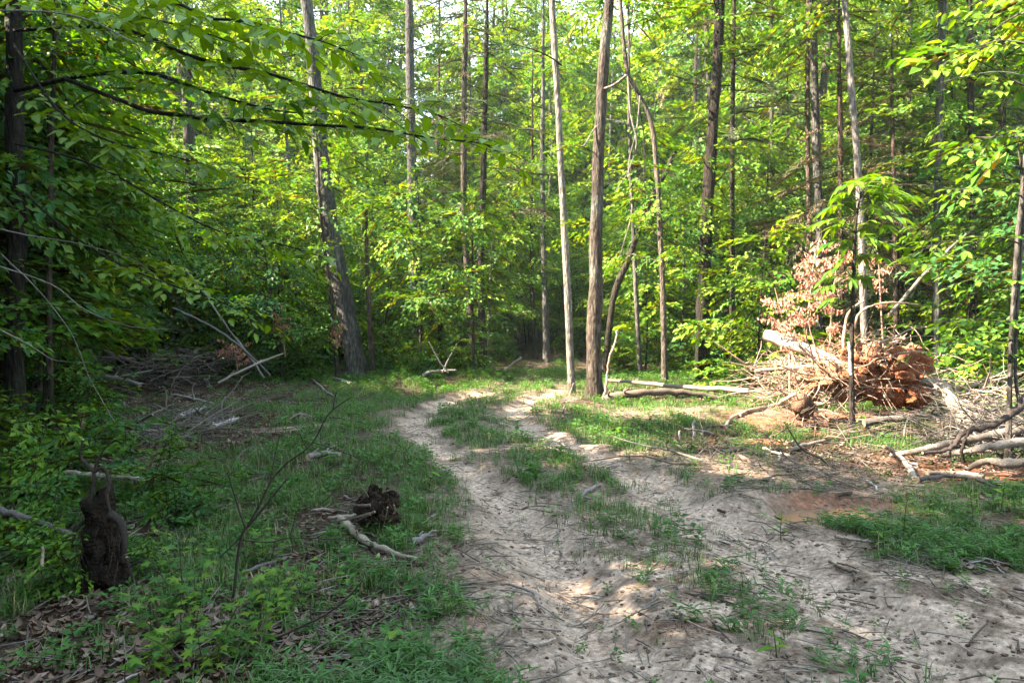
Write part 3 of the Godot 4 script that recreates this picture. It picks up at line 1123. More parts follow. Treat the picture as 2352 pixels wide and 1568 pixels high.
func brush(called: String, label: String, spots: Array, count: int, col_a: Color, col_b: Color, spread: float, tall: float, thick := 0.007) -> void:
	var mb := MB.new()
	var base: Vector3 = gp(spots[0][0], spots[0][1])
	for k in count:
		var s: Array = spots[rng.randi() % spots.size()]
		var p := gp(s[0] + rr(-spread, spread), s[1] + rr(-spread, spread) * 0.25)
		p.y += rr(0.0, tall)
		var az := rr(0, TAU)
		var pts := wander(p, Vector3(cos(az), rr(-0.15, 0.45), sin(az)), rr(0.3, 1.3), 5, 0.25, 0.03)
		for q in pts.size():
			pts[q].y = maxf(pts[q].y, hgt(pts[q].x, pts[q].z) + 0.008)
		var r := thick * rr(0.4, 1.5) * (2.2 if rng.randf() < 0.12 else 1.0)
		tube(mb, pts, taper(6, r, r * 0.3), 5, col_a.lerp(col_b, rng.randf()), 0.1, 16.0, true)
		if rng.randf() < 0.6:
			tube(mb, wander(pts[2], Vector3(rr(-1, 1), rr(0, 0.8), rr(-1, 1)), rr(0.15, 0.5), 3, 0.3), taper(4, r * 0.6, 0.0015), 4, col_a.lerp(col_b, rng.randf()))
	var o := solo(called, mb, M["wood"], base, label, "brush")
	o.set_meta("kind", "stuff")

func dead_sprig(label: String, px: Array, d: float, reach: float, count: int, col: Color) -> void:
	var pts := []
	for e in px:
		pts.append(at(e[0], e[1], d))
	var g := gp(px[0][0], px[0][1])
	var t := thing("dead_sapling", label, "dead sapling", Vector3(pts[0].x, hgt(pts[0].x, pts[0].z), pts[0].z))
	var wood := MB.new()
	var leaves := MB.new()
	var path := smooth_path(pts, 3)
	tube(wood, path, taper(path.size(), 0.018, 0.005), 7, PINK, 0.1, 14.0)
	for k in count:
		var q := rr(0.30, 1.0)
		var i := int(q * (path.size() - 2))
		var az := rr(0, TAU)
		var tw := wander(path[i], Vector3(cos(az), rr(0.0, 0.9), sin(az)), reach * rr(0.4, 1.0), 4, 0.25)
		tube(wood, tw, taper(5, 0.006, 0.002), 4, PINK)
		for e in 24:
			var s := rng.randi_range(1, 4)
			var p: Vector3 = tw[s] + Vector3(rr(-0.07, 0.07), rr(-0.03, 0.03), rr(-0.07, 0.07))
			var v0 := leaves.v.size()
			flat_leaf(leaves.v, leaves.n, p, Vector3(rr(-0.9, 0.9), -1.0, rr(-0.9, 0.9)).normalized(), Vector3(rr(-1, 1), 0.2, rr(-1, 1)).normalized(), rr(0.035, 0.09), rr(0.008, 0.019))
			var c := col.lerp(Color(0.30, 0.17, 0.12), rng.randf() * 0.6) * rr(0.65, 1.25)
			c.a = 1.0
			for w in leaves.v.size() - v0:
				leaves.c.append(c)
	part("stem", wood, M["wood"], t)
	part("withered_leaves", leaves, M["dead_leaf"], t, "stuff")

# ------------------------------------------------------------------ seedlings
func seedling(label: String, px: float, py: float, h: float, pairs: int, ln: float, shape: String, lean := 0.0) -> void:
	var p := gp(px, py)
	var t := thing("seedling", label, "seedling", p)
	var st := wander(p - Vector3(0, 0.02, 0), Vector3(lean, 1, rr(-0.1, 0.1)), h + 0.02, 5, 0.08)
	var mb := MB.new()
	tube(mb, st, taper(6, 0.0035 + h * 0.004, 0.002), 6, Color(0.10, 0.12, 0.05))
	part("stem", mb, M["wood"], t)
	var left := [400, 0, []]
	for k in pairs:
		var q := lerpf(0.3, 1.0, (k + 0.5) / pairs) * 5.0
		var i := mini(int(q), 4)
		var pos: Vector3 = st[i].lerp(st[i + 1], q - i)
		var az := k * 1.57 + rr(-0.4, 0.4)
		for s in 2:
			var a := az + PI * s
			leaf(t, shape, pos, Vector3(cos(a), rr(0.1, 0.7) if shape == "lance" else rr(-0.2, 0.3), sin(a)), Vector3(0, 1, 0), ln * rr(0.7, 1.15), left)

func sapling_front() -> void:
	# the slim sapling in front of the root ball, with long leaflets
	var d := 9.6
	var px := [[1960, 985], [1957, 900], [1957, 800], [1960, 690], [1963, 600], [1966, 520], [1975, 460], [1985, 425]]
	var pts := []
	for e in px:
		pts.append(at(e[0], e[1], d))
	pts[0].y = hgt(pts[0].x, pts[0].z) - 0.05
	var path := smooth_path(pts, 4)
	var t := thing("sapling", "slim dark sapling with long drooping leaflets before the red root ball", "sapling", Vector3(pts[0].x, hgt(pts[0].x, pts[0].z), pts[0].z))
	var mb := MB.new()
	tube(mb, path, taper(path.size(), 0.042, 0.007), 10, Color(0.075, 0.062, 0.055), 0.1, 16.0)
	part("trunk", mb, M["bark"], t)
	var left := [500, 0, []]
	var tw := MB.new()
	var ends := [[2070, 440], [2060, 470], [2030, 405], [2095, 450], [1900, 480], [1880, 510], [1925, 450], [1930, 430], [2000, 400], [2040, 520], [1900, 560], [1890, 660], [1900, 690], [1985, 590], [2040, 560], [1930, 600], [1910, 620], [1945, 560], [2010, 480], [1960, 420], [2005, 545], [2050, 425], [2020, 440], [1980, 410], [1945, 470], [2070, 500], [1915, 520], [1990, 520], [2025, 590], [1955, 640], [1990, 640], [1895, 640], [2085, 455]]
	for k in ends.size():
		var e := at(ends[k][0], ends[k][1], d + rr(-0.35, 0.35))
		var s := along(path, minf(e.y - 0.12 if e.y < path[path.size() - 1].y else path[path.size() - 1].y - rr(0.0, 0.35), path[path.size() - 1].y - 0.02))
		var mid := s.lerp(e, 0.5) + Vector3(0, 0.10, 0)
		var stalk := smooth_path([s, mid, e], 3)
		tube(tw, stalk, taper(stalk.size(), 0.006, 0.002), 5, Color(0.12, 0.12, 0.05))
		for q in 5:
			var i: int = [2, 3, 4, 5, 6][q]
			var h: Vector3 = (stalk[mini(i + 1, 6)] - stalk[i - 1]).normalized()
			var o := h.cross(Vector3.UP).normalized()
			for sgn in [-1.0, 1.0]:
				leaf(t, "lance", stalk[i], h * rr(0.5, 0.9) + o * sgn * 0.8 + Vector3.UP * rr(-0.5, 0.0), Vector3(rr(-0.3, 0.3), 1, rr(-0.3, 0.3)), rr(0.15, 0.24), left)
		leaf(t, "lance", e, (e - mid) + Vector3(0, -0.08, 0), Vector3(0, 1, 0), rr(0.2, 0.27), left)
	part("leaf_stalk", tw, M["wood"], t)

# ------------------------------------------------------------------ everything
func _ready() -> void:
	# camera
	var cam := Camera3D.new()
	cam.name = "camera"
	cam.position = EYE
	cam.rotation.x = -PITCH
	cam.fov = 53.13
	cam.near = 0.05
	cam.far = 600.0
	add_child(cam)
	cam.current = true
	# sky
	var env := Environment.new()
	env.background_mode = Environment.BG_SKY
	var sky := ProceduralSkyMaterial.new()
	sky.sky_top_color = Color(0.80, 0.89, 1.0)
	sky.sky_horizon_color = Color(0.97, 0.985, 1.0)
	sky.sky_curve = 0.22
	sky.sky_energy_multiplier = 0.65
	sky.ground_bottom_color = Color(0.10, 0.11, 0.06)
	sky.ground_horizon_color = Color(0.25, 0.28, 0.18)
	env.sky = Sky.new()
	env.sky.sky_material = sky
	env.tonemap_mode = Environment.TONE_MAPPER_LINEAR
	env.tonemap_exposure = 11.6
	env.fog_enabled = true
	env.fog_density = 0.0005
	env.fog_light_color = Color(0.86, 0.96, 0.93)
	env.sdfgi_enabled = true
	env.ssao_enabled = true
	env.ssil_enabled = true
	var we := WorldEnvironment.new()
	we.name = "sky"
	we.environment = env
	add_child(we)
	# sun
	var sun := DirectionalLight3D.new()
	sun.name = "sun"
	sun.light_energy = 1.6
	sun.light_color = Color(1.0, 0.93, 0.82)
	sun.light_angular_distance = 0.5
	sun.shadow_enabled = true
	sun.look_at_from_position(SUN * 50.0, Vector3.ZERO)
	add_child(sun)

	rng.seed = 20240611
	n_a.seed = 11
	n_a.frequency = 0.22
	n_b.seed = 12
	n_b.frequency = 0.35
	n_c.seed = 13
	n_c.frequency = 0.5
	for n in [n_a, n_b, n_c]:
		n.noise_type = FastNoiseLite.TYPE_SIMPLEX_SMOOTH
		n.fractal_octaves = 2
	trail_table()
	make_materials()
	make_ground()
	make_sprays()
	make_leaf_shapes()
	make_protos()
	plant_main_trees()
	plant_woods()
	near_growth()
	make_root_ball()
	debris()
	make_low_growth()

func plant_main_trees() -> void:
	var grey := Color(0.165, 0.155, 0.15)
	var brown := Color(0.142, 0.114, 0.096)
	var pale := Color(0.40, 0.36, 0.325)
	var dark := Color(0.060, 0.048, 0.042)
	main_tree("leaning_tree", "thick grey leaning tree with mottled bark at the clearing's left edge", [[822, 862], [806, 780], [790, 700], [765, 560], [745, 430], [733, 300], [715, 100], [702, 0]], 18.0, 47, 25, 17.0, grey, {"lichen": 0.8, "crown": 3.0, "from": 8.5, "limbs": 22, "flare": 0.45, "freq": 9.0})
	main_tree("snag", "thin bare reddish snag standing right beside the leaning grey tree", [[858, 855], [848, 720], [843, 600], [840, 462]], 17.8, 15, 8, 0.0, Color(0.20, 0.14, 0.115), {"category": "dead tree"})
	main_tree("straight_tree", "straight grey tree right of and farther back than the leaning one", [[963, 835], [955, 700], [948, 520], [944, 320], [941, 120], [940, 0]], 24.0, 23, 18, 19.0, grey * 0.9, {"crown": 3.0, "from": 11.0, "limbs": 16, "low": [3.0, 8.0, 1.1, 8], "lichen": 0.4})
	main_tree("forked_tree", "slim brown tree with a kinked trunk left of the trail bend", [[1092, 850], [1084, 760], [1075, 640], [1066, 500], [1065, 380], [1066, 220], [1068, 120]], 21.0, 17, 12, 14.0, brown, {"crown": 2.2, "from": 6.5, "limbs": 26, "kind": "needle", "shape": 2})
	main_tree("dark_tree", "slim dark tree close behind the kinked brown one", [[1110, 848], [1106, 700], [1105, 560], [1110, 400], [1114, 250], [1116, 180]], 21.8, 18, 12, 13.0, dark, {"crown": 2.3, "from": 4.6, "limbs": 30, "kind": "needle", "shape": 2})
	main_tree("grey_tree", "bluish grey slim tree at the far side of the trail bend", [[1256, 842], [1253, 700], [1249, 560], [1246, 400], [1247, 250]], 23.0, 16, 9, 14.0, Color(0.20, 0.19, 0.185), {"crown": 2.0, "from": 6.0, "limbs": 18, "low": [1.6, 6.0, 1.4, 9]})
	main_tree("thin_tree", "thin dark tree just left of the bluish grey tree at the bend", [[1230, 835], [1224, 700], [1221, 560], [1222, 430]], 24.5, 12, 7, 11.0, dark * 1.4, {"crown": 1.8, "from": 3.2, "limbs": 22})
	main_tree("thin_tree", "thinnest pale tree far behind the left end of the trail bend", [[1192, 822], [1189, 700], [1185, 560]], 27.0, 8, 5, 9.0, Color(0.17, 0.16, 0.15), {"crown": 1.8, "from": 3.2, "limbs": 20})
	main_tree("pale_tree", "smooth pale grey tree beside the trail, left of the brown tree", [[1314, 908], [1309, 800], [1303, 650], [1295, 500], [1288, 370], [1282, 250], [1274, 110], [1268, 0]], 13.6, 18, 14, 16.0, pale, {"crown": 2.4, "from": 7.6, "limbs": 16, "rough": 0.05, "flare": 0.2, "lichen": 0.3, "boughs": [["dead_limb", [[1294, 182], [1287, 172], [1280, 160], [1266, 145]], 4, 1.5], ["dead_limb", [[1290, 150, 13.6], [1262, 130, 13.3], [1220, 112, 13.0], [1170, 100, 12.8]], 4, 1.5, Color(0.1, 0.08, 0.06)]]})
	main_tree("brown_tree", "stout brown tree with a scarred mossy foot right of the trail", [[1366, 915], [1366, 860], [1364, 780], [1368, 660], [1370, 500], [1374, 380], [1380, 240], [1390, 100], [1400, 0]], 13.0, 35, 22, 16.5, brown * 1.05, {"lichen": 0.45, "crown": 2.6, "from": 7.6, "limbs": 16, "flare": 0.7, "rough": 0.15, "low": [3.2, 5.4, 1.1, 4], "boughs": [["dead_limb", [[1382, 205, 13.0], [1410, 195, 12.7], [1440, 172, 12.5]], 6, 5, Color(0.32, 0.27, 0.23)], ["moss", [[1352, 930, 12.82], [1370, 936, 12.75], [1392, 928, 12.8]], 30, 16, Color(0.075, 0.085, 0.02)]]})
	main_tree("crooked_tree", "crooked tree whose bare top bends left in a fork above the brown trunk", [[1527, 862], [1524, 720], [1520, 600], [1514, 470], [1508, 380], [1500, 300], [1483, 245], [1460, 205], [1442, 168], [1432, 90], [1424, -10]], 15.5, 15, 8, 8.6, Color(0.20, 0.165, 0.14), {"low": [2.2, 4.2, 1.6, 9], "boughs": [["hanging_vine", [[1442, 170, 15.5], [1448, 260, 15.2], [1462, 330, 15.0], [1440, 400, 15.0], [1413, 440, 15.0]], 4, 2, Color(0.34, 0.30, 0.26)], ["hanging_vine", [[1470, 220, 15.4], [1462, 300, 15.1], [1444, 380, 14.9], [1452, 480, 14.9], [1432, 560, 14.9], [1424, 590, 14.9]], 3.5, 1.5, Color(0.36, 0.32, 0.28)], ["hanging_vine", [[1452, 180, 15.5], [1478, 300, 15.2], [1480, 420, 15.1], [1492, 520, 15.0]], 2.5, 1.5, Color(0.12, 0.10, 0.08)], ["hanging_vine", [[1384, 205, 13.0], [1394, 240, 13.0], [1386, 270, 13.0], [1362, 300, 12.9], [1340, 335, 12.8], [1318, 332, 12.7]], 4, 2, Color(0.38, 0.33, 0.28)]]})
	main_tree("leaning_snag", "dark dead trunk leaning right behind the brown tree, broken at the top", [[1388, 800], [1408, 690], [1446, 590], [1482, 490], [1506, 440], [1530, 395], [1552, 348]], 16.5, 17, 11, 0.0, Color(0.075, 0.062, 0.052), {"category": "dead tree", "cut": true, "rough": 0.18})
	main_tree("thin_tree", "slender grey tree between the brown tree and the crooked one", [[1472, 868], [1464, 740], [1456, 560], [1449, 400], [1446, 262]], 17.5, 11, 8, 11.0, Color(0.20, 0.18, 0.165), {"crown": 1.9, "from": 4.0, "limbs": 18})
	main_tree("thick_dark_tree", "thick dark tree leaning right at the top, right of centre", [[1613, 862], [1614, 740], [1618, 620], [1624, 500], [1634, 340], [1644, 200], [1650, 90], [1654, 0]], 17.0, 32, 20, 17.0, dark * 0.85, {"crown": 2.8, "from": 8.0, "limbs": 18, "low": [3.2, 7.0, 1.4, 9], "rough": 0.14})
	main_tree("dark_pole_tree", "dark straight pole-like tree with dead side branches right of the thick dark one", [[1683, 800], [1683, 640], [1682, 500], [1683, 300], [1685, 120], [1686, 60]], 18.0, 13, 9, 12.0, dark * 1.3, {"crown": 1.9, "from": 6.4, "limbs": 22, "kind": "needle", "shape": 2, "boughs": [["dead_branch", [[1684, 325], [1720, 318], [1755, 322], [1790, 312]], 4, 1.5], ["dead_branch", [[1684, 352], [1715, 356], [1745, 364]], 4, 1.5], ["dead_branch", [[1684, 390], [1720, 388], [1750, 396]], 3, 1.5], ["dead_branch", [[1684, 262], [1720, 255], [1750, 262]], 4, 1.5]]})
	main_tree("paired_tree", "left tree of the close pair, its bark reddish in the sun", [[1862, 740], [1860, 560], [1857, 400], [1855, 250], [1856, 100], [1858, 0]], 17.0, 12, 10, 15.0, Color(0.20, 0.145, 0.12), {"crown": 2.2, "from": 7.0, "limbs": 16})
	main_tree("paired_tree", "right, thicker grey tree of the close pair", [[1890, 745], [1884, 560], [1878, 400], [1873, 250], [1869, 100], [1866, 0]], 16.6, 20, 16, 17.0, grey * 0.95, {"crown": 2.6, "from": 7.2, "limbs": 18})
	main_tree("dead_cedar", "dark cedar with bare brittle branches right of the close pair", [[1935, 760], [1932, 560], [1931, 420], [1930, 260], [1928, 150]], 16.0, 16, 9, 10.0, Color(0.11, 0.075, 0.06), {"crown": 2.0, "from": 2.6, "limbs": 36, "kind": "needle", "shape": 2, "mood": [2, 4, 1, 4]})
	main_tree("slender_pale_tree", "slender pale tree leaning left above the leafy sapling", [[1992, 860], [1984, 700], [1978, 520], [1973, 420], [1965, 300], [1956, 200], [1946, 60], [1941, 0]], 12.6, 17, 13, 13.5, Color(0.36, 0.32, 0.30), {"crown": 1.9, "from": 7.0, "limbs": 12, "rough": 0.05})
	main_tree("right_grey_tree", "tall grey tree with rough bark at the right, above the leafy shrub", [[2150, 800], [2152, 680], [2154, 540], [2156, 380], [2160, 200], [2166, 0]], 14.0, 20, 16, 16.0, Color(0.17, 0.165, 0.15), {"crown": 2.4, "from": 6.8, "limbs": 16, "low": [4.4, 6.6, 1.3, 5]})
	main_tree("dead_cedar", "brown-green cedar with drooping twigs between the pale tree and the right grey tree", [[2062, 760], [2058, 560], [2054, 400], [2050, 240]], 15.5, 15, 8, 8.4, Color(0.11, 0.08, 0.065), {"crown": 1.9, "from": 2.2, "limbs": 34, "kind": "needle", "shape": 2, "mood": [2, 1, 4, 0]})
	main_tree("far_right_tree", "dark tree half hidden in leaves at the far right of the woods", [[2240, 780], [2236, 600], [2232, 300], [2228, 60]], 15.0, 17, 12, 15.0, dark * 1.4, {"crown": 2.2, "from": 5.0, "limbs": 20})
	main_tree("mid_left_tree", "grey tree with a bulging twin stem in the woods behind the left brush", [[470, 760], [458, 640], [448, 520], [438, 430], [430, 260], [424, 100]], 19.0, 30, 20, 15.0, Color(0.13, 0.115, 0.105), {"crown": 2.6, "from": 5.0, "limbs": 22})
	main_tree("thin_tree", "thin brown tree just left of the leaning grey tree's foot", [[775, 835], [764, 720], [755, 640], [742, 560], [735, 470]], 17.6, 10, 7, 8.0, Color(0.12, 0.095, 0.075), {"crown": 1.6, "from": 3.4, "limbs": 16})
	# dark trunks of the near left edge
	main_tree("thin_tree", "thin twin-stemmed dark tree near the left edge", [[118, 985], [113, 800], [111, 600], [115, 400], [122, 180], [126, 0]], 8.2, 15, 10, 8.5, Color(0.13, 0.105, 0.08), {"crown": 1.5, "from": 2.7, "limbs": 16, "mood": [3, 0, 3, 4], "boughs": [["stem", [[100, 985], [104, 800], [112, 640], [118, 450], [108, 250]], 9, 5]]})

func region(x: float, d: float) -> String:
	var px := 1176.0 + x / d * F
	if px < 420.0:
		return "in the dark woods behind the left brush"
	if px < 720.0:
		return "left of the leaning grey tree"
	if px < 1040.0:
		return "between the leaning and the straight tree"
	if px < 1330.0:
		return "beyond the bend of the trail"
	if px < 1600.0:
		return "behind the brown tree"
	if px < 1880.0:
		return "right of the thick dark tree"
	return "behind the red root ball"

func plant_woods() -> void:
	var spots := []
	var far_young := []
	# tall trees of the canopy
	var n := 0
	var tries := 0
	while n < 50 and tries < 6000:
		tries += 1
		var d := rr(15.0, 46.0)
		var x := rr(-1.0, 1.0) * (d * 0.82 + 1.0)
		var px := 1176.0 + x / d * F
		if in_clearing(x, d) or (px > 880.0 and px < 1010.0 and d > 25.0) or (absf(across(x, -d)) < 2.4 and d < 40.0):
			continue
		if d < 24.0 and rng.randf() < 0.55:
			continue
		var ok := true
		for s in spots:
			if Vector2(s.x - x, s.y - d).length_squared() < 7.5:
				ok = false
				break
		var k := rng.randi() % 8
		var sc := rr(0.85, 1.1) + 0.011 * maxf(0.0, d - 20.0)
		if not ok or blocks_sun(x, d, 4.5 * sc, (13.0 + 1.1 * k) * sc, 2.4):
			continue
		spots.append(Vector2(x, d))
		n += 1
		var where := region(x, d)
		var far := "far back" if d > 30.0 else "in the middle distance"
		var look: String = ["brown-barked", "pale-barked", "dark-barked", "grey-brown"][k % 4]
		place("tall%d" % k, "tall_tree", "tall %s tree %s %s" % [look, far, where], "tree", "tall %s trees %s %s" % [look, far, where], Vector3(x, hgt(x, -d), -d), rr(0, TAU), sc)
	# young trees of the understorey
	n = 0
	tries = 0
	var near := []
	while n < 285 and tries < 9000:
		tries += 1
		var d := 10.5 + 33.0 * pow(rng.randf(), 0.85)
		var x := rr(-1.0, 1.0) * (d * 0.80 + 1.0)
		if in_clearing(x, d):
			continue
		var ok := true
		for s in near:
			if Vector2(s.x - x, s.y - d).length_squared() < 1.7:
				ok = false
				break
		if not ok:
			continue
		var k := rng.randi() % 12
		if d < 18.0:
			k = k % 7
		var sc := rr(0.85, 1.15)
		if blocks_sun(x, d, 0.6, (3.2 + 0.45 * k) * sc, 1.4):
			continue
		near.append(Vector2(x, d))
		n += 1
		var where := region(x, d)
		var far := "far back" if d > 28.0 else ("in the middle distance" if d > 18.0 else "near the clearing")
		var look := ("low" if k < 4 else ("half-grown" if k < 8 else "taller")) + (" dark-stemmed" if k % 3 else " pale-stemmed")
		place("young%d" % k, "young_tree", "%s young tree %s %s" % [look, far, where], "tree", "%s young trees %s %s" % [look, far, where], Vector3(x, hgt(x, -d), -d), rr(0, TAU), sc)
	n = 0
	tries = 0
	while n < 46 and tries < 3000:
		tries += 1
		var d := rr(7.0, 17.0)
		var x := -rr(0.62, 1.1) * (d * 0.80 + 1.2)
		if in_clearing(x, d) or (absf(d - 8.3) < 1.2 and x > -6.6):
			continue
		var k: int = [2, 6, 2, 6, 5][rng.randi() % 5]  # mostly the dark-leaved prototypes: the thicket's shade is partly put into leaf colour
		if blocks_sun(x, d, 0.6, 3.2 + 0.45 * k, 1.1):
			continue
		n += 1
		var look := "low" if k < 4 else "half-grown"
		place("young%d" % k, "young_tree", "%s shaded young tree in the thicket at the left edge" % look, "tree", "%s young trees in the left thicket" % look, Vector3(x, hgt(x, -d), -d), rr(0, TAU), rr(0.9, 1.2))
	var cedars := [[1760, 20.0, 0, "dull green cedar right of the dark pole-like tree"], [1815, 23.0, 2, "tall cedar in the gap left of the close pair"], [1990, 18.6, 1, "dark cedar behind the leafy sapling's crown"], [2085, 17.6, 0, "dull cedar left of the right grey tree"], [2200, 18.5, 2, "tall dark cedar right of the right grey tree"], [2290, 17.0, 1, "dark cedar behind the leaves of the right edge"], [2140, 22.0, 1, "cedar deep in the shade behind the right grey tree"], [1010, 25.0, 2, "tall greyish cedar under the gap of pale sky"], [1160, 26.0, 1, "greyish cedar far behind the bend of the trail"], [600, 21.0, 1, "dull cedar in the woods left of the leaning tree"], [250, 16.0, 0, "dark cedar in the left woods behind the stick heap"], [340, 21.0, 2, "tall dark cedar deep in the left woods"]]
	for e in cedars:
		var x: float = (e[0] - 1176.0) / F * e[1]
		place("cedar%d" % e[2], "cedar", e[3], "tree", "", Vector3(x, hgt(x, -e[1]), -e[1]), rr(0, TAU), rr(0.9, 1.1))
	# low shrubs along the edge of the woods
	n = 0
	tries = 0
	while n < 120 and tries < 5000:
		tries += 1
		var d := rr(10.0, 27.0)
		var x := rr(-1.0, 1.0) * (d * 0.78)
		if in_clearing(x, d) and not (d > 18.6 and absf(across(x, -d)) > 2.2 and rng.randf() < 0.6):
			continue
		if blocks_sun(x, d, 0.2, 1.3, 0.5):
			continue
		n += 1
		var where := region(x, d)
		place("shrub%d" % (rng.randi() % 5), "shrub", "low leafy shrub in the undergrowth %s" % where, "shrub", "undergrowth shrubs %s" % where, Vector3(x, hgt(x, -d), -d), rr(0, TAU), rr(0.8, 1.5), ["stem", "foliage"])
	# woods that read as one mass far behind
	var joined := []
	for e in ["tall1", "tall4", "tall6", "young9", "young11"]:
		var m := ArrayMesh.new()
		for q in 2:
			m.add_surface_from_arrays(Mesh.PRIMITIVE_TRIANGLES, protos[e][q].surface_get_arrays(0))
			m.surface_set_material(q, M["bark"] if q == 0 else M["leaf"])
		joined.append(m)
	var white := Color(1, 1, 1)
	for e in 5:
		var xf := []
		var cl := []
		for k in 120:
			var d := rr(42.0, 82.0)
			var x := rr(-1.0, 1.0) * (d * 0.85)
			var px := 1176.0 + x / d * F
			if e < 3 and px > 900.0 and px < 1010.0:
				continue
			var s := rr(1.3, 1.8) if e < 3 else rr(1.0, 1.5)
			xf.append(Transform3D(Basis(Vector3.UP, rr(0, TAU)).scaled(Vector3.ONE * s), Vector3(x, hgt(x, -d), -d)))
			cl.append(white)
		stuff("distant_woods", joined[e], xf, cl, "distant woods closing the view behind the trees", "woods")
	# the shading trees just outside the view on the left
	for e in 4:
		var xf := []
		var cl := []
		var k3 := 0
		while xf.size() < 31 and k3 < 3000:
			k3 += 1
			var d := rr(-6.0, 11.0)
			var x := -rr(0.0, 13.0) - maxf(0.0, d) * 0.84 - 2.4
			if in_clearing(x, d):
				continue
			var which: int = [0, 1, 3, 4][e]
			var s := rr(0.85, 1.05)
			var top: float = [14.0, 17.4, 19.6, 7.2, 8.1][which] * s
			if blocks_sun(x, d, top * 0.28, top, 2.5 if which < 3 else 1.6):
				continue
			xf.append(Transform3D(Basis(Vector3.UP, rr(0, TAU)).scaled(Vector3.ONE * s), Vector3(x, hgt(x, -d), -d)))
			cl.append(white)
		stuff("surrounding_woods", joined[[0, 1, 3, 4][e]], xf, cl, "woods that go on to the left of the view", "woods")
	# the woods go on beside and behind the viewer
	for e in 5:
		var xf := []
		var cl := []
		var n2 := 0
		var k2 := 0
		while n2 < (40 if e < 3 else 26) and k2 < 2500:
			k2 += 1
			var a := rr(0, TAU)
			var r := 7.0 + 40.0 * sqrt(rng.randf())
			var x := cos(a) * r
			var d := sin(a) * r
			var px := absf(x) - maxf(d, 0.0) * 0.82
			if d > -3.0 and px < (1.2 if e < 3 else 0.9) or (absf(across(x, -d)) < 3.4 and d < 3.0) or in_clearing(x, d):
				continue
			if d > 44.0:
				continue
			var s := rr(0.85, 1.1)
			var top: float = [14.0, 17.4, 19.6, 7.2, 8.1][e] * s
			if blocks_sun(x, d, top * 0.28, top, 2.6 if e < 3 else 1.7):
				continue
			n2 += 1
			xf.append(Transform3D(Basis(Vector3.UP, rr(0, TAU)).scaled(Vector3.ONE * s), Vector3(x, hgt(x, -d), -d)))
			cl.append(white)
		stuff("surrounding_woods", joined[e], xf, cl, "woods that go on beside and behind the viewer", "woods")

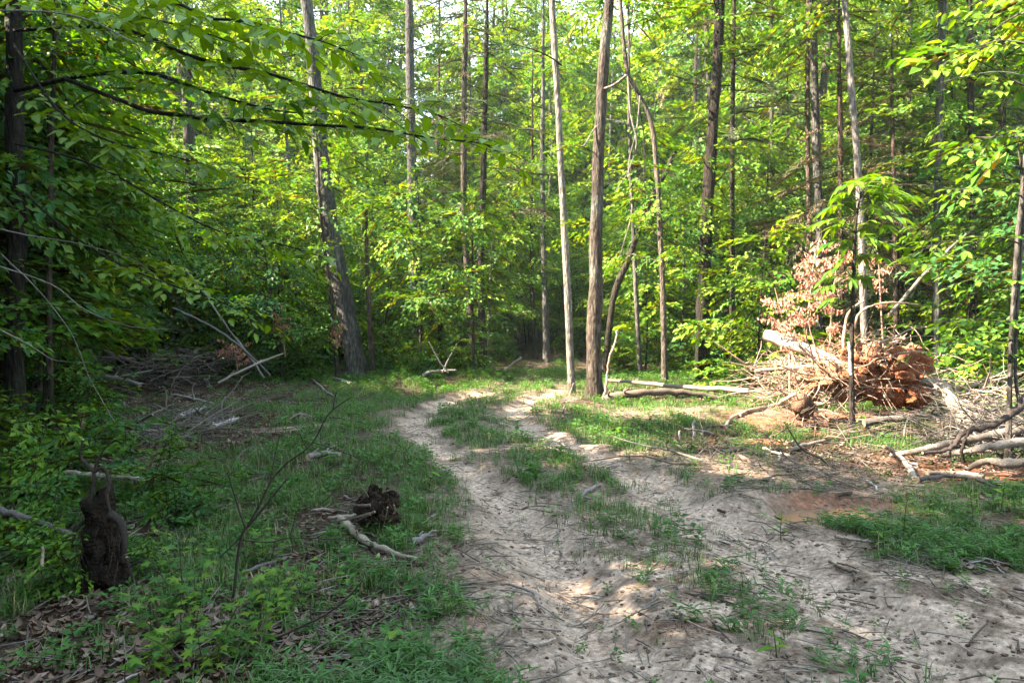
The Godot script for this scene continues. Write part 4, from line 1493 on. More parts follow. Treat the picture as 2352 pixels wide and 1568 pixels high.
func near_growth() -> void:
	# the tree at the left edge whose boughs reach in over the clearing
	var t := main_tree("beech_tree", "dark tree at the left edge whose leafy boughs reach over the clearing", [[32, 985], [34, 760], [38, 500], [32, 210], [30, 0]], 7.6, 44, 34, 11.0, Color(0.05, 0.044, 0.038), {"crown": 2.6, "from": 5.6, "limbs": 14, "mood": [0, 3, 0, 4]})
	var bark := Color(0.055, 0.046, 0.04)
	var left := [300, 0, []]
	var j := bark
	leafy_limb(t, [[32, 208, 7.5], [110, 190, 6.6], [200, 172, 6.1], [330, 166, 5.6], [430, 195, 5.2], [520, 225, 5.0], [640, 255, 4.8], [770, 262, 4.7]], 0.026, left, 0.35, 0.55, 0.098, "oval", 0.075, j)
	leafy_limb(t, [[150, 182, 6.3], [210, 205, 5.9], [280, 232, 5.5], [340, 255, 5.2], [420, 265, 5.0], [500, 275, 4.8], [620, 280, 4.6], [720, 287, 4.5], [830, 292, 4.4], [900, 302, 4.35], [1000, 318, 4.3], [1080, 325, 4.3], [1130, 335, 4.3]], 0.020, left, 0.45, 0.50, 0.098, "oval", 0.07, j)
	leafy_limb(t, [[32, 70, 7.2], [200, 60, 6.0], [310, 75, 5.4], [420, 122, 5.0], [520, 152, 4.8], [600, 165, 4.7], [700, 195, 4.6], [800, 225, 4.5], [900, 240, 4.45], [1000, 262, 4.4], [1060, 290, 4.4]], 0.018, left, 0.3, 0.5, 0.098, "oval", 0.07, j)
	leafy_limb(t, [[30, -60, 7.4], [250, -30, 6.0], [400, 5, 5.2], [470, 40, 5.0], [560, 48, 4.8], [650, 72, 4.7], [740, 95, 4.6], [830, 130, 4.6]], 0.016, left, 0.3, 0.55, 0.125, "star", 0.06, j)
	leafy_limb(t, [[30, -20, 7.2], [120, 20, 6.0], [260, 30, 5.2], [420, 60, 4.8], [540, 100, 4.7]], 0.012, left, 0.3, 0.5, 0.125, "star", 0.065, j)
	leafy_limb(t, [[34, 330, 7.4], [160, 360, 6.4], [260, 400, 5.8], [380, 470, 5.4], [500, 530, 5.2], [640, 560, 5.1], [740, 590, 5.1]], 0.012, left, 0.5, 0.4, 0.09, "oval", 0.06, j)
	leafy_limb(t, [[34, 420, 7.4], [140, 520, 6.6], [260, 600, 6.2], [380, 650, 6.0], [500, 690, 5.9], [600, 740, 5.9]], 0.011, left, 0.55, 0.4, 0.09, "oval", 0.065, j)
	leafy_limb(t, [[30, 100, 7.2], [130, 250, 6.2], [240, 320, 5.7], [360, 350, 5.4], [480, 380, 5.2]], 0.012, left, 0.3, 0.5, 0.12, "oval", 0.08, j)
	rest_of_leaves(t, "oval", left)
	# thin bare twigs that hang in at the left
	var k := 0
	var bare := [["long thin bare grey twig crossing the left edge at mid height", [[0, 526, 5.0], [60, 540, 5.0], [180, 560, 5.0], [300, 595, 5.0], [365, 640, 5.0]], 3.2, 1.0], ["thin bare twig sagging below the long grey one at the left", [[0, 612, 5.2], [120, 655, 5.2], [200, 715, 5.2], [300, 750, 5.2], [400, 756, 5.2]], 3.2, 1.0], ["steep thin grey stem slanting down to the left brush", [[0, 582, 5.6], [90, 670, 5.6], [165, 770, 5.6], [205, 870, 5.6], [262, 968, 5.6]], 3.2, 1.5], ["short drooping bare twig low at the left edge", [[0, 757, 5.0], [70, 795, 5.0], [130, 828, 5.0], [210, 832, 5.0]], 3.5, 1.0], ["pale twig arching high across the upper left leaves", [[0, 24, 4.6], [120, 28, 4.6], [220, 52, 4.6], [300, 95, 4.6], [352, 120, 4.6]], 4.5, 1.5]]
	for e in bare:
		stick("twig", e[0], e[1], e[2], e[3], Color(0.28, 0.26, 0.24), "twig")
	# right edge: two thin stems with light green leaves
	var rt := main_tree("right_shrub", "twin-stemmed young tree with light oval leaves at the right edge", [[2320, 940], [2322, 830], [2328, 700], [2338, 560], [2350, 430], [2362, 260], [2368, 60]], 7.6, 13, 8, 6.2, Color(0.20, 0.175, 0.165), {"crown": 1.3, "from": 3.6, "limbs": 10, "boughs": [["stem", [[2346, 940], [2334, 870], [2336, 740], [2346, 600], [2352, 470], [2340, 330]], 8, 4]]})
	var lr := [300, 0, []]
	var tw := Color(0.14, 0.12, 0.10)
	leafy_limb(rt, [[2346, 560, 7.6], [2290, 545, 7.3], [2220, 548, 7.1], [2150, 562, 7.0], [2085, 590, 6.9]], 0.010, lr, 0.2, 0.38, 0.11, "oval", 0.085, tw)
	leafy_limb(rt, [[2332, 650, 7.6], [2270, 640, 7.3], [2200, 618, 7.1], [2130, 600, 7.0]], 0.009, lr, 0.2, 0.38, 0.11, "oval", 0.09, tw)
	leafy_limb(rt, [[2330, 740, 7.6], [2260, 735, 7.2], [2190, 735, 7.0], [2110, 752, 6.9]], 0.009, lr, 0.15, 0.42, 0.115, "oval", 0.085, tw)
	leafy_limb(rt, [[2328, 830, 7.6], [2270, 800, 7.3], [2210, 785, 7.1], [2150, 800, 7.0]], 0.009, lr, 0.2, 0.38, 0.11, "oval", 0.09, tw)
	leafy_limb(rt, [[2348, 450, 7.6], [2290, 436, 7.2], [2230, 432, 7.0], [2170, 446, 6.9]], 0.009, lr, 0.2, 0.35, 0.10, "oval", 0.09, tw)
	leafy_limb(rt, [[2358, 300, 7.6], [2300, 310, 7.2], [2240, 330, 7.0], [2190, 345, 6.9]], 0.009, lr, 0.2, 0.35, 0.10, "oval", 0.09, tw)
	leafy_limb(rt, [[2366, 100, 7.6], [2300, 100, 7.0], [2230, 118, 6.8], [2160, 150, 6.7]], 0.009, lr, 0.2, 0.35, 0.10, "oval", 0.09, tw)
	leafy_limb(rt, [[2366, 0, 7.6], [2300, -10, 7.0], [2230, 10, 6.8], [2170, 30, 6.7]], 0.009, lr, 0.2, 0.35, 0.10, "oval", 0.09, tw)
	rest_of_leaves(rt, "oval", lr)
	stick("twig", "long bare arching twig at the upper right over the woods", [[2362, 175, 7.2], [2300, 165, 7.2], [2230, 172, 7.2], [2160, 190, 7.2]], 2.5, 1.2, Color(0.30, 0.28, 0.26), "twig")
	stick("twig", "forked bare grey twig at the upper right edge", [[2362, 100, 7.0], [2300, 92, 7.0], [2250, 105, 7.0], [2200, 112, 7.0]], 2.5, 1.0, Color(0.30, 0.28, 0.26), "twig", "", [[[[2300, 92, 7.0], [2260, 80, 7.0], [2225, 92, 7.0]], 1.6]])
	sapling_front()
	# leafy shrubs: dark ones down the left side, lit ones behind the root ball
	var sh := [[30, 905, 3, 1.15, "dark broad shrub at the left edge under the thin twigs"], [150, 930, 0, 1.0, "dark shrub at the foot of the twin-stemmed thin tree"], [60, 1010, 4, 1.1, "dark shrub low at the left edge above the grey log"], [215, 985, 3, 0.75, "small dark shrub left of the brush beside the clearing"], [120, 1130, 0, 0.85, "dark shrub beyond the grey log at the left"], [20, 1240, 3, 0.75, "dark shrub in the lower left corner beside the stump"], [330, 1150, 4, 0.6, "small shrub right behind the rotten stump"], [160, 1370, 3, 0.42, "low dark shrub hiding the left foot of the rotten stump"], [318, 1330, 0, 0.36, "low leafy shrub close at the right of the rotten stump"], [390, 1210, 0, 0.5, "low shrub right of the rotten stump"], [95, 1290, 0, 0.6, "dark low shrub left of the rotten stump"], [300, 850, 0, 1.1, "shrub standing behind the left brush pile"], [190, 890, 3, 1.0, "dark shrub over the left end of the stick heap"], [110, 890, 0, 1.1, "shrub between the two near dark trunks at the left"], [60, 955, 3, 0.95, "dark shrub right of the leftmost dark trunk"], [180, 1000, 4, 0.7, "small shrub left of the reddish broken stub"], [250, 1040, 0, 0.55, "low shrub behind the rotten stump's rearing roots"], [25, 1120, 3, 0.8, "dark shrub against the left edge above the smooth grey log"], [560, 800, 0, 1.2, "shrub in front of the thicket between brush and leaning tree"], [640, 815, 4, 0.8, "shrub left of the leaning grey tree"], [905, 822, 3, 0.9, "dark shrub between leaning and straight grey trees"], [1020, 818, 0, 1.0, "broad dark shrub left of the trail bend"], [1160, 820, 4, 0.9, "shrub beside the far bend of the trail"], [1440, 858, 2, 0.9, "shrub behind the fallen log near the brown tree"], [1570, 850, 4, 1.0, "shrub left of the thick dark tree's foot"], [1690, 850, 1, 1.1, "shrub right of the thick dark tree's foot"], [2230, 900, 1, 1.3, "sunlit shrub behind the curved pale log"], [2130, 850, 2, 1.4, "sunlit shrub right behind the red root ball"], [2300, 850, 1, 1.3, "sunlit shrub at the right edge behind the twin stems"], [2080, 800, 3, 1.2, "shrub behind the top of the root ball"], [1700, 905, 1, 0.5, "small sunlit shrub left of the root ball's tips"]]
	for e in sh:
		var p := gp(e[0], e[1])
		place("shrub%d" % e[2], "shrub", e[4], "shrub", "", p, rr(0, TAU), e[3], ["stem", "foliage"])
	# weeds with star leaves at the lower left, built leaf by leaf
	var sw := [[410, 1480, 0.30, "clump of star-leaved seedlings at the bottom left of the grass"], [500, 1540, 0.26, "star-leaved seedling at the bottom edge left of the grass"], [560, 1500, 0.22, "star-leaved seedling right of the bottom left clump"], [430, 1400, 0.34, "taller star-leaved seedling behind the bottom left clump"], [350, 1560, 0.2, "low star-leaved seedling at the bottom left among dead leaves"], [640, 1400, 0.2, "star-leaved seedling beside the sunlit fleck in the grass"], [610, 1300, 0.2, "small star-leaved seedling behind the dark forked twig"]]
	for e in sw:
		var p := gp(e[0], e[1])
		var s := thing("star_leaved_seedling", e[3], "seedling", p)
		var lv := [60, 0, []]
		var mb := MB.new()
		for q in 6:
			var st := wander(p + Vector3(rr(-0.07, 0.07), -0.01, rr(-0.07, 0.07)), Vector3(rr(-0.6, 0.6), 1, rr(-0.6, 0.6)), e[2] * rr(0.8, 1.5), 5, 0.15)
			tube(mb, st, taper(6, 0.003, 0.0015), 5, Color(0.11, 0.09, 0.055))
			for w in range(1, 6):
				for z in 2:
					var a := rr(0, TAU)
					leaf(s, "star", st[w] + Vector3(cos(a), 0.1, sin(a)) * rr(0.02, 0.06), Vector3(cos(a), rr(-0.25, 0.25), sin(a)), Vector3(rr(-0.4, 0.4), 1, rr(-0.4, 0.4)), rr(0.06, 0.12), lv)
		part("stem", mb, M["wood"], s)
	seedling("upright seedling with yellow-green leaves between the two ruts", 1186, 1000, 0.26, 5, 0.10, "oval")
	seedling("tall lance-leaved seedling right of the bend by the sunlit grass", 1348, 985, 0.24, 5, 0.13, "lance")
	seedling("bushy seedling in the grass right of the right rut", 1410, 1000, 0.16, 5, 0.11, "oval")
	seedling("second bushy seedling close right of the first one right of the rut", 1432, 1008, 0.17, 5, 0.10, "oval")
	seedling("lance-leaved seedling before the lit strip of ground", 1560, 985, 0.24, 5, 0.13, "lance")
	seedling("seedling in the shaded debris below the pale stakes", 1590, 1040, 0.18, 5, 0.09, "oval")
	seedling("leafy seedling at the foot of the slim dark sapling", 1975, 985, 0.22, 6, 0.10, "oval")
	seedling("seedling with leaves beside the foot of the fallen log", 1420, 935, 0.22, 5, 0.11, "oval")
	seedling("thin lance-leaved weed left of the puddle", 1795, 1240, 0.16, 4, 0.09, "lance")
	seedling("broad-leaved plant standing at the near right bank of the puddle", 2075, 1250, 0.30, 7, 0.085, "lance")
	seedling("bushy green plant right of the puddle", 2140, 1230, 0.24, 7, 0.08, "lance")
	seedling("bushy green plant left of the one beside the puddle", 2030, 1265, 0.20, 6, 0.075, "lance")
	seedling("green plant at the right edge below the dark branch", 2300, 1180, 0.28, 7, 0.09, "lance")
	seedling("second green plant near the right edge below the dark branch", 2235, 1200, 0.24, 7, 0.085, "lance")
	seedling("pale-leaved seedling by the left silt patch", 655, 1005, 0.30, 4, 0.12, "oval")
	seedling("single young oak-like seedling in the bottom grass", 890, 1530, 0.15, 2, 0.10, "oval")
	seedling("seedling right behind the dark root clump", 985, 1130, 0.2, 5, 0.10, "oval")
	seedling("seedling in front of the dark root clump", 850, 1212, 0.10, 3, 0.06, "oval")
	seedling("lone grass-like sprout in the sunlit sand near the camera", 1785, 1510, 0.12, 2, 0.10, "lance")
	seedling("small leafy sprout at the near edge of the sunlit sand", 1690, 1450, 0.06, 4, 0.045, "oval")

func debris() -> void:
	# --- right: logs round the root ball
	stick("log", "thick pale bare log rising left from the red root ball", [[1757, 770, 11.2], [1830, 795, 10.9], [1905, 830, 10.7], [1985, 862, 10.5]], 26, 32, Color(0.60, 0.53, 0.46), "log")
	stick("log", "thin pink pole lying level across the left of the root ball", [[1735, 853, 10.5], [1800, 848, 10.4], [1880, 842, 10.3], [1960, 838, 10.3]], 9, 14, PINK, "pole")
	stick("log", "curved pale log running down right from the red root ball", [[2118, 876, 10.2], [2165, 892, 9.9], [2195, 930, 9.5], [2218, 962, 9.2], [2250, 992, 8.9]], 20, 34, Color(0.46, 0.39, 0.33), "log")
	stick("log", "dark straight stick propped level beside the sapling foot", [[1985, 972, 9.3], [2060, 962, 9.3], [2150, 950, 9.3]], 15, 9, Color(0.13, 0.115, 0.105))
	stick("stick", "thin grey stick under the dark propped one by the sapling", [[1970, 965, 9.5], [2030, 958, 9.5], [2090, 955, 9.5]], 6, 4, GREY)
	stick("log", "long grey log reaching in from the right edge, upper of two", [[2048, 1048], [2110, 1035, 7.7], [2180, 1018, 7.7], [2260, 1003, 7.7], [2375, 985, 7.8]], 9, 21, Color(0.29, 0.245, 0.215), "log")
	stick("log", "short thick grey log at the right edge, lower of two", [[2160, 1050], [2230, 1036, 7.4], [2300, 1022, 7.4], [2380, 1010, 7.5]], 13, 19, Color(0.30, 0.265, 0.245), "log")
	stick("branch", "dark crooked branch arching over the logs at the right edge", [[2372, 895, 7.3], [2330, 945, 7.3], [2285, 975, 7.2], [2230, 990, 7.2], [2200, 1010, 7.2], [2175, 1035, 7.2], [2120, 1040, 7.2]], 16, 7, Color(0.085, 0.065, 0.062), "branch")
	stick("branch", "dark upright crooked stub in front of the right-edge logs", [[2215, 1060, 7.2], [2212, 1030, 7.15], [2222, 1000, 7.1], [2230, 985, 7.1]], 9, 6, DARK, "branch")
	stick("log", "gnarled grey root log at the lower right edge", [[2225, 1085], [2270, 1060, 7.0], [2320, 1066, 6.9], [2380, 1050, 6.9]], 14, 22, Color(0.20, 0.175, 0.155), "log")
	stick("branch", "dark curved branch with pale forked tips lying at the right", [[2108, 1108], [2170, 1102], [2230, 1105], [2290, 1118], [2380, 1128]], 12, 9, Color(0.15, 0.13, 0.125), "branch", "", [[[[2250, 1108], [2310, 1126, 6.3], [2375, 1118, 6.3]], 6.0], [[[2310, 1126, 6.3], [2265, 1150, 6.2], [2258, 1172, 6.2]], 4.0], [[[2290, 1135, 6.2], [2330, 1150, 6.2], [2345, 1180, 6.2]], 3.0]])
	stick("stick", "flat splintered pale stick leaning to the logs at the right", [[2030, 1025, 7.6], [2055, 1045], [2085, 1075], [2105, 1110]], 9, 14, Color(0.42, 0.36, 0.32))
	stick("stick", "second splintered stick crossing beside the leaning flat one", [[2035, 1040], [2070, 1062], [2110, 1075]], 8, 6, GREY)
	stick("log", "half-buried grey log under the right-edge logs", [[2130, 1098], [2190, 1095], [2260, 1105]], 14, 12, Color(0.33, 0.27, 0.23), "log")
	stick("stick", "short thick stick lying flat before the sapling", [[1815, 1040], [1855, 1028], [1895, 1022]], 10, 7, Color(0.29, 0.245, 0.21))
	stick("stick", "pale split stick left of the short thick one before the sapling", [[1755, 1035], [1790, 1047], [1815, 1050]], 7, 5, PALE)
	stick("stick", "broken pale stub crossing the split stick", [[1795, 1045], [1788, 1066]], 6, 5, PALE)
	stick("stick", "thin dark forked twig on the debris right of centre", [[1865, 1058], [1920, 1046], [1960, 1045], [2000, 1060]], 4, 3, Color(0.2, 0.17, 0.15))
	stick("stick", "brown snapped stick with a pale end right of the trail", [[1685, 1050], [1715, 1062], [1722, 1072]], 9, 8, Color(0.27, 0.2, 0.16))
	stick("stick", "pale upright stake standing right of the trail", [[1596, 1010, 8.8], [1594, 985, 8.8], [1594, 965, 8.8]], 7, 6, Color(0.50, 0.46, 0.44), "stake")
	stick("stick", "shorter pale stake left of the upright one", [[1563, 1012, 8.8], [1561, 990, 8.8]], 6, 5, Color(0.48, 0.44, 0.42), "stake")
	stick("stick", "grey stick leaning on the pale stakes", [[1572, 985, 8.7], [1605, 988, 8.7], [1640, 1000]], 6, 5, GREY)
	stick("stick", "arched brown stick on the bare ground right of the trail", [[1755, 1110], [1785, 1098], [1825, 1096]], 9, 6, Color(0.21, 0.165, 0.135))
	stick("stick", "brown stick left of the arched one on the bare ground", [[1662, 1108], [1690, 1096], [1715, 1092]], 5, 4, Color(0.17, 0.13, 0.11))
	stick("stick", "small white peeled root above the red clay", [[1992, 1110], [2010, 1120], [2016, 1132]], 5, 4, Color(0.62, 0.56, 0.52))
	stick("stick", "dark wood chunk at the rim of the red clay", [[1922, 1165], [1955, 1152]], 12, 10, Color(0.12, 0.09, 0.075))
	stick("stick", "pale slim stick lying by the near bank of the puddle", [[1920, 1240], [1960, 1246], [2000, 1252]], 8, 7, Color(0.33, 0.27, 0.23))
	stick("twig", "thin wavy pale twig on the sand at the right", [[2185, 1285], [2200, 1302], [2250, 1295], [2270, 1288], [2300, 1318], [2318, 1328]], 4, 3, Color(0.40, 0.36, 0.35), "twig")
	stick("log", "long thin fallen trunk behind the brown tree, pointing at the root ball", [[1392, 872, 14.0], [1480, 880, 13.6], [1600, 890, 13.0], [1720, 898, 12.4]], 7, 11, Color(0.30, 0.25, 0.21), "log")
	stick("log", "rotten thick log lying right of the brown tree's foot", [[1392, 918, 12.6], [1450, 905, 12.6], [1520, 900, 12.7], [1600, 905, 12.8], [1650, 915, 12.8]], 19, 12, Color(0.17, 0.135, 0.11), "log")
	stick("stick", "pale curved dead stem standing right beside the brown tree", [[1386, 918, 12.6], [1394, 880, 12.6], [1398, 830, 12.6], [1412, 790, 12.6], [1418, 758, 12.6]], 6, 4, PINK, "stem")
	stick("stick", "thin stick leaning at the foot of the pale grey tree", [[1290, 950], [1305, 915, 13.0], [1318, 880, 13.0]], 4, 3, GREY)
	stick("branch", "pale root branch snaking from the lit strip to the root ball", [[1700, 960], [1720, 948], [1780, 935], [1830, 905, 10.6], [1880, 895, 10.5]], 8, 10, Color(0.48, 0.38, 0.31), "branch")
	stick("branch", "bent pale branch dropping at the left end of the root branch", [[1668, 985], [1682, 965], [1705, 952]], 8, 6, Color(0.45, 0.36, 0.30), "branch")
	stick("dead_tree", "dead trunk leaning right out of the root ball into the shrubs", [[2040, 725, 11.6], [2085, 675, 11.9], [2140, 615, 12.2], [2190, 565, 12.5], [2235, 528, 12.7]], 9, 6, Color(0.22, 0.18, 0.155), "dead tree")
	stick("branch", "thin arching bare branch over the top of the root ball", [[1960, 760, 10.4], [1975, 720, 10.4], [2010, 700, 10.5], [2060, 695, 10.5], [2110, 700, 10.6]], 6, 3, PINK, "branch")
	stick("branch", "upright crooked pale branch behind the sapling trunk", [[1945, 850, 10.2], [1938, 780, 10.2], [1950, 720, 10.2], [1985, 690, 10.2]], 7, 4, PINK, "branch")
	stick("stick", "white bare stick standing against the slim sapling trunk", [[1956, 860, 9.5], [1953, 820, 9.5], [1950, 785, 9.5]], 7, 6, Color(0.62, 0.58, 0.55))
	var sm := thing("stump", "brown uprooted stump with stubby roots below the root ball", "stump", gp(1845, 965))
	var mb := MB.new()
	lump(mb, at(1845, 935, 9.9), Vector3(0.20, 0.16, 0.17), 28, 20, 0.5, 6.0, Color(0.24, 0.14, 0.095), Color(0.13, 0.08, 0.06))
	part("clod", mb, M["earth"], sm)
	for k in 14:
		var a := rr(0, TAU)
		var rm := MB.new()
		tube(rm, wander(at(1845, 935, 9.9) + Vector3(cos(a) * 0.13, sin(a) * 0.10, 0.08), Vector3(cos(a), sin(a) * 0.8, rr(0, 0.8)), rr(0.2, 0.45), 5, 0.4, 0.08), taper(6, rr(0.008, 0.02), 0.003), 6, PINK.lerp(BROWN, rng.randf()), 0.1, 18.0)
		part("root", rm, M["wood"], sm)
	brush("brush", "tangle of pink dead twigs at the left of the root ball", [[1760, 930], [1790, 925], [1830, 930], [1880, 930]], 230, Color(0.56, 0.43, 0.35), Color(0.40, 0.27, 0.20), 40, 0.8)
	brush("brush", "tangle of dead twigs between the root ball and the right edge", [[2120, 945], [2180, 960], [2240, 975], [2310, 965]], 220, Color(0.40, 0.35, 0.32), PINK, 55, 0.55)
	brush("brush", "grey sticks piled under the logs at the right edge", [[2200, 1040], [2280, 1040], [2340, 1050], [2250, 1010]], 260, Color(0.26, 0.23, 0.215), Color(0.13, 0.11, 0.10), 50, 0.45)
	brush("brush", "loose dead twigs on the ground round the slim sapling", [[1880, 985], [1960, 1000], [2050, 1000], [1800, 1000]], 90, GREY, BROWN, 70, 0.08, 0.005)
	brush("brush", "scattered small sticks on the debris strip right of the trail", [[1640, 1050], [1740, 1060], [1850, 1070], [1980, 1080], [1900, 1110]], 90, GREY, BROWN, 80, 0.03, 0.005)
	dead_sprig("dead sapling with withered reddish leaves, tallest of the group left of the sapling", [[1855, 900], [1852, 780], [1862, 680], [1870, 600], [1885, 545]], 11.2, 0.50, 40, Color(0.50, 0.23, 0.17))
	dead_sprig("withered reddish dead sapling at the left of its group", [[1815, 900], [1812, 800], [1795, 720], [1780, 660]], 11.0, 0.46, 34, Color(0.50, 0.25, 0.18))
	dead_sprig("withered dead sapling close behind the leafy sapling's crown", [[1905, 880], [1908, 760], [1918, 640], [1930, 560]], 11.6, 0.46, 28, Color(0.48, 0.22, 0.16))
	dead_sprig("small withered sprig right of the leafy sapling", [[2030, 800], [2024, 700], [2020, 620], [2016, 580]], 11.8, 0.25, 7, Color(0.45, 0.20, 0.14))
	# --- left: the shaded brush pile
	brush("brush", "heap of grey sticks in the shade at the left", [[260, 900], [340, 890], [430, 880], [500, 870], [560, 850]], 330, Color(0.25, 0.215, 0.195), Color(0.10, 0.078, 0.065), 60, 0.75, 0.013)
	brush("brush", "dark brush behind the grey stick heap, under the dead foliage", [[600, 840], [660, 830], [560, 820]], 90, Color(0.18, 0.14, 0.12), DARK, 50, 0.8, 0.008)
	brush("brush", "splinters and bark strewn over the bare litter at the left", [[420, 960], [480, 975], [380, 1000], [330, 1000]], 130, Color(0.30, 0.265, 0.25), Color(0.13, 0.10, 0.085), 60, 0.05, 0.010)
	dead_sprig("upright withered reddish cedar sprig behind the left brush", [[655, 820], [648, 770], [640, 730], [622, 700]], 16.5, 0.35, 14, Color(0.34, 0.15, 0.09))
	dead_sprig("withered reddish sprig close left of the leaning grey tree", [[775, 800], [770, 770], [766, 740]], 17.2, 0.3, 10, Color(0.34, 0.16, 0.10))
	dead_sprig("low withered reddish sprig over the left stick heap", [[545, 850], [540, 810], [530, 780]], 15.5, 0.5, 14, Color(0.40, 0.19, 0.13))
	dead_sprig("dark brown withered top of a fallen tree in the left woods", [[440, 760], [410, 700], [380, 670], [340, 660]], 17.0, 0.7, 30, Color(0.085, 0.05, 0.04))
	stick("pole", "thin grey dead pole leaning over the left brush", [[420, 612, 15.5], [465, 670, 15.3], [515, 742, 15.0], [570, 815, 14.7], [606, 868, 14.5]], 4, 6, Color(0.22, 0.20, 0.19), "pole")
	stick("pole", "lower grey pole slanting under the leaning one at the left", [[395, 708, 15.0], [450, 732, 14.8], [505, 762, 14.6], [570, 812, 14.4], [620, 862, 14.2]], 6, 5, Color(0.17, 0.15, 0.14), "pole")
	stick("log", "pale straight pole lying up the right end of the left brush", [[500, 880, 13.4], [560, 848, 13.8], [650, 812, 14.4]], 7, 5, Color(0.34, 0.30, 0.26), "pole")
	stick("log", "grey forked log in the middle of the left stick heap", [[210, 862, 12.6], [270, 870, 12.5], [320, 885, 12.4]], 12, 8, Color(0.33, 0.31, 0.30), "log", "", [[[[265, 868, 12.5], [310, 858, 12.5], [350, 850, 12.6]], 6.0]])
	stick("branch", "dark bare branch rising right from the left stick heap", [[205, 912, 10.2], [260, 885, 10.2], [320, 848, 10.2], [350, 825, 10.2]], 5, 2, Color(0.15, 0.125, 0.11), "branch")
	stick("branch", "twisted grey branch lying below the left stick heap", [[230, 905], [275, 925], [290, 938], [330, 955]], 6, 5, GREY, "branch")
	stick("log", "weathered grey chunk of wood on the bare litter at the left", [[412, 968], [440, 955], [470, 945]], 15, 13, Color(0.38, 0.35, 0.345), "log")
	stick("log", "second weathered grey chunk right below the first on the litter", [[488, 990], [515, 980], [545, 970]], 14, 11, Color(0.38, 0.35, 0.345), "log")
	stick("stick", "long grey stick lying level at the top of the bare litter", [[395, 908], [440, 922], [490, 935]], 8, 7, Color(0.34, 0.31, 0.29))
	stick("stick", "upright broken stub on the long grey stick", [[445, 918, 12.4], [440, 895, 12.4], [446, 880, 12.4]], 5, 3, GREY)
	stick("stick", "dark stick sticking up right from the litter edge", [[280, 1000, 9.0], [310, 975, 9.0], [350, 952, 8.9]], 8, 6, Color(0.11, 0.095, 0.085))
	stick("log", "pale thin log lying before the leaning grey tree", [[705, 862], [750, 868], [806, 885]], 5, 6, Color(0.38, 0.34, 0.29), "log")
	stick("stick", "thin grey stick left below the pale thin log", [[718, 875], [745, 900], [765, 912]], 5, 3, GREY)
	stick("log", "short grey log lying left of the trail bend", [[970, 862, 16.6], [1000, 853, 16.6], [1048, 850, 16.6]], 8, 6, Color(0.36, 0.33, 0.31), "log")
	stick("stick", "grey stick slanting up left over the short log near the bend", [[1030, 855, 16.4], [1010, 830, 16.4], [985, 785, 16.4]], 4, 2, Color(0.20, 0.185, 0.175))
	stick("stick", "grey stick slanting up right over the short log near the bend", [[1015, 858, 16.5], [1030, 825, 16.5], [1052, 785, 16.5]], 3.5, 2, Color(0.20, 0.185, 0.175))
	stick("stick", "pale stick leaning in the shade right of the slim dark trees", [[1160, 850, 17.5], [1185, 830, 17.5], [1198, 820, 17.5]], 6, 4, GREY)
	stick("stick", "reddish broken stub standing in the left shade", [[189, 985, 7.8], [188, 960, 7.8], [190, 935, 7.8]], 9, 6, Color(0.45, 0.24, 0.17), "stub")
	var rc := thing("root_clump", "small dried root clump lying in the grass left of the trail", "root clump", gp(690, 975))
	for k in 9:
		var a := k * 0.7
		var rm := MB.new()
		tube(rm, wander(gp(690, 970) + Vector3(0, 0.14, 0), Vector3(cos(a), -0.35, sin(a)), rr(0.25, 0.42), 5, 0.25, 0.1), taper(6, 0.016, 0.004), 6, Color(0.24, 0.19, 0.16), 0.12, 18.0)
		part("root", rm, M["wood"], rc)
	# --- foreground left: rotten stump with rearing roots, and the grey log beside it
	var st := thing("rotten_stump", "dark rotten stump with rearing antler-like roots at the lower left", "stump", gp(235, 1400))
	var ds := 3.9
	var sb := MB.new()
	var da := Color(0.022, 0.017, 0.014)
	var db := Color(0.038, 0.028, 0.02)
	for k in 80:
		var q := rr(0.0, 1.0)
		var w := lerpf(16.0, 82.0, pow(q, 1.3))
		var big := rr(0.014, 0.066)
		lump(sb, at(222 + rr(-w, w) * rr(0.5, 1.25) + 16 * q, 1165 + 245 * q, ds + rr(-0.11, 0.10)), Vector3(big * rr(0.6, 1.2), big * rr(0.9, 2.0), big * rr(0.6, 1.2)), 12, 10, 1.0, 16.0, da, db)
	part("stub", sb, M["earth"], st)
	for e in [[[[196, 1185], [205, 1150], [214, 1110], [212, 1080], [185, 1050], [190, 1010]], 9, 5], [[[214, 1085], [238, 1075], [250, 1110], [245, 1140], [252, 1175]], 8, 6], [[[252, 1180], [275, 1200], [284, 1240], [282, 1290]], 22, 10], [[[290, 1280], [305, 1330], [330, 1360], [345, 1415]], 8, 4], [[[205, 1190], [175, 1215], [165, 1260]], 12, 6], [[[214, 1085], [232, 1040], [262, 1010]], 6, 3], [[[300, 1300], [322, 1290], [312, 1340]], 5, 3], [[[146, 1430], [135, 1480], [128, 1515]], 6, 4]]:
		var pts := []
		for q in e[0]:
			pts.append(at(q[0], q[1], ds - 0.05))
		var sp := smooth_path(pts, 4)
		var rm := MB.new()
		tube(rm, sp, taper(sp.size(), e[1] / 2.0 / F * ds, e[2] / 2.0 / F * ds), 8, Color(0.05, 0.041, 0.036), 0.14, 20.0)
		part("root", rm, M["wood"], st)
	var hair := MB.new()
	for k in 160:
		var p := at(rr(165, 290), rr(1190, 1400), ds + rr(-0.16, -0.02))
		tube(hair, wander(p, Vector3(rr(-1, 1), -1.2, rr(-0.2, 1.0)), rr(0.03, 0.12), 3, 0.25), [0.0018, 0.0016, 0.0012, 0.0008], 4, Color(0.07, 0.053, 0.042) * rr(0.4, 1.2))
	part("rootlets", hair, M["wood"], st, "stuff")
